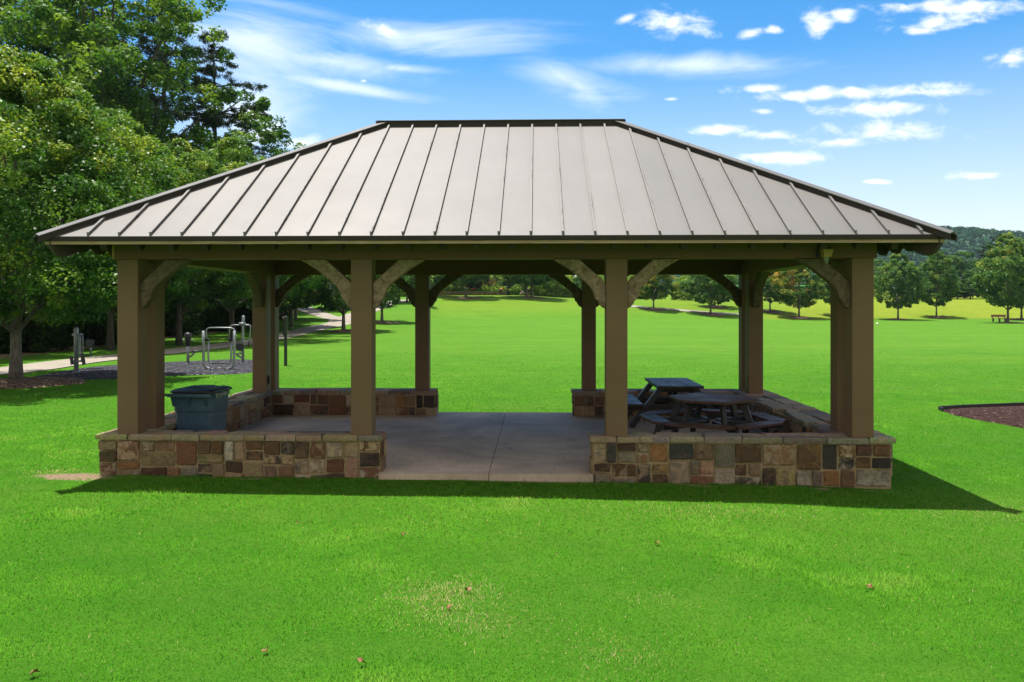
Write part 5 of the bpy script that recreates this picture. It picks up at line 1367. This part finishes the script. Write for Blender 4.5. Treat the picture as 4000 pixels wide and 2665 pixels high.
def blob(ox, oy, a, b, tilt=0):
    """distance field of one cloud; overview pixel centre and half sizes"""
    k = 1.6998 / F; u0 = (ox * 1.6998 - CXP) / F; v0 = (HZ - oy * 1.6998) / F
    du = math_(nt, 'SUBTRACT', U, u0); dv = math_(nt, 'SUBTRACT', Vv, v0)
    if tilt: dv = math_(nt, 'SUBTRACT', dv, math_(nt, 'MULTIPLY', du, tilt))
    p = math_(nt, 'MULTIPLY', du, 1 / (a * k)); q = math_(nt, 'MULTIPLY', dv, 1 / (b * k))
    return math_(nt, 'SUBTRACT', 1, math_(nt, 'SQRT', math_(nt, 'MULTIPLY_ADD', p, p, math_(nt, 'MULTIPLY', q, q))))
def union(bl):
    x = bl[0]
    for y in bl[1:]: x = math_(nt, 'MAXIMUM', x, y)
    return x
cum = union([blob(*b) for b in ((1545, 50, 95, 36), (1600, 66, 60, 22, -.15), (1725, 78, 50, 17, .2), (1770, 70, 30, 12), (1882, 52, 42, 36), (1938, 38, 40, 18), (2190, 18, 190, 26), (2150, 48, 140, 28, .12), (2110, 72, 70, 14), (2325, 132, 66, 30, .2),
    (1960, 212, 330, 19, .045), (2170, 212, 130, 15), (1745, 205, 100, 13, .1), (2010, 250, 160, 20, .03), (2070, 243, 60, 14), (1655, 297, 80, 14, .06), (1770, 310, 70, 13), (2040, 305, 180, 27), (1930, 328, 110, 16), (1810, 362, 125, 18), (1740, 360, 60, 14), (2010, 418, 34, 6), (1752, 256, 32, 9), (1440, 42, 32, 14, .3), (890, 72, 55, 20, -.25), (570, 268, 50, 30), (600, 312, 80, 36), (690, 330, 60, 22), (835, 186, 14, 6), (2240, 405, 90, 14, .05), (1545, 228, 26, 7))])
cm = math_(nt, 'ADD', cum, math_(nt, 'MULTIPLY', math_(nt, 'SUBTRACT', n_c, .5), 2.6))
cm = math_(nt, 'ADD', cm, math_(nt, 'MULTIPLY', math_(nt, 'SUBTRACT', n_f, .5), 1.3))
mr = N(nt, 'ShaderNodeMapRange', interpolation_type='SMOOTHSTEP'); mr.inputs[1].default_value = -.02; mr.inputs[2].default_value = 1.2; L(nt, cm, mr.inputs[0]); cmask = mr.outputs[0]
cir = union([blob(*b) for b in ((590, 95, 300, 130, -.1), (760, 140, 330, 44, -.13), (930, 158, 160, 20, -.06), (780, 196, 230, 20, -.16), (1290, 175, 190, 60, -.2), (1330, 195, 100, 60, -.5), (1560, 150, 420, 40), (560, 250, 190, 90), (1000, 90, 420, 60))])
cc = math_(nt, 'ADD', cir, math_(nt, 'MULTIPLY', math_(nt, 'SUBTRACT', n_w, .5), 1.9))
mr2 = N(nt, 'ShaderNodeMapRange', interpolation_type='SMOOTHSTEP'); mr2.inputs[1].default_value = .0; mr2.inputs[2].default_value = 1.3; L(nt, cc, mr2.inputs[0])
wmask = math_(nt, 'MULTIPLY', mr2.outputs[0], .68)
CL = 9.0
veil = N(nt, 'ShaderNodeMapRange'); veil.inputs[1].default_value = 0.0; veil.inputs[2].default_value = .29; veil.inputs[3].default_value = 1; veil.inputs[4].default_value = 0.0; L(nt, fz, veil.inputs[0])
c = mix(nt, math_(nt, 'MULTIPLY', math_(nt, 'POWER', veil.outputs[0], 1.2), .95), hs.outputs[0], (CL * .73, CL * .745, CL * .79))
c = mix(nt, wmask, c, (CL * .93, CL * .97, CL))
shade = mix(nt, n_f, (CL * .86, CL * .90, CL * .97), (CL * 1.02, CL * 1.02, CL * 1.02))
c = mix(nt, math_(nt, 'MULTIPLY', cmask, .93), c, shade)
# unseen broken cloud overhead and behind the viewpoint, added to whiten the ambient light
n_o = noise(nt, 2.6, 6, .6, dirv, .5).outputs[0]
over = N(nt, 'ShaderNodeMapRange', interpolation_type='SMOOTHSTEP'); over.inputs[1].default_value = .20; over.inputs[2].default_value = .56; L(nt, n_o, over.inputs[0])
beh = N(nt, 'ShaderNodeMapRange'); beh.inputs[1].default_value = .62; beh.inputs[2].default_value = .25; L(nt, dot((-SN, CS, 0)), beh.inputs[0])
c = mix(nt, math_(nt, 'MULTIPLY', math_(nt, 'MULTIPLY', over.outputs[0], beh.outputs[0]), .92), c, (CL * .74, CL * .68, CL * .59))
L(nt, c, bg.inputs[0]); bg.inputs[1].default_value = SKY_STR

sl = bpy.data.lights.new('sun', 'SUN'); sl.energy = 5.0; sl.angle = R(.53); sl.color = (1, .955, .88)
so_ = bpy.data.objects.new('sun', sl); COL.objects.link(so_); so_.rotation_euler = TO_SUN.to_track_quat('Z', 'Y').to_euler(); so_.location = (0, 0, 60)
cd = bpy.data.cameras.new('camera'); co = bpy.data.objects.new('camera', cd); COL.objects.link(co)
cd.sensor_width = 36; cd.lens = F / 4000 * 36; cd.shift_y = (HZ - 1332.5) / 4000; cd.clip_start = .1; cd.clip_end = 5000
co.location = CAM; co.rotation_euler = (R(90), 0, YAW); scene.camera = co
vs = scene.view_settings; vs.view_transform = 'Standard'; vs.look = 'None'; vs.gamma = 1; vs.use_curve_mapping = False; vs.exposure = .66
scene.cycles.max_bounces = 8; scene.cycles.transparent_max_bounces = 8; scene.cycles.volume_bounces = 0
scene.cycles.use_denoising = True
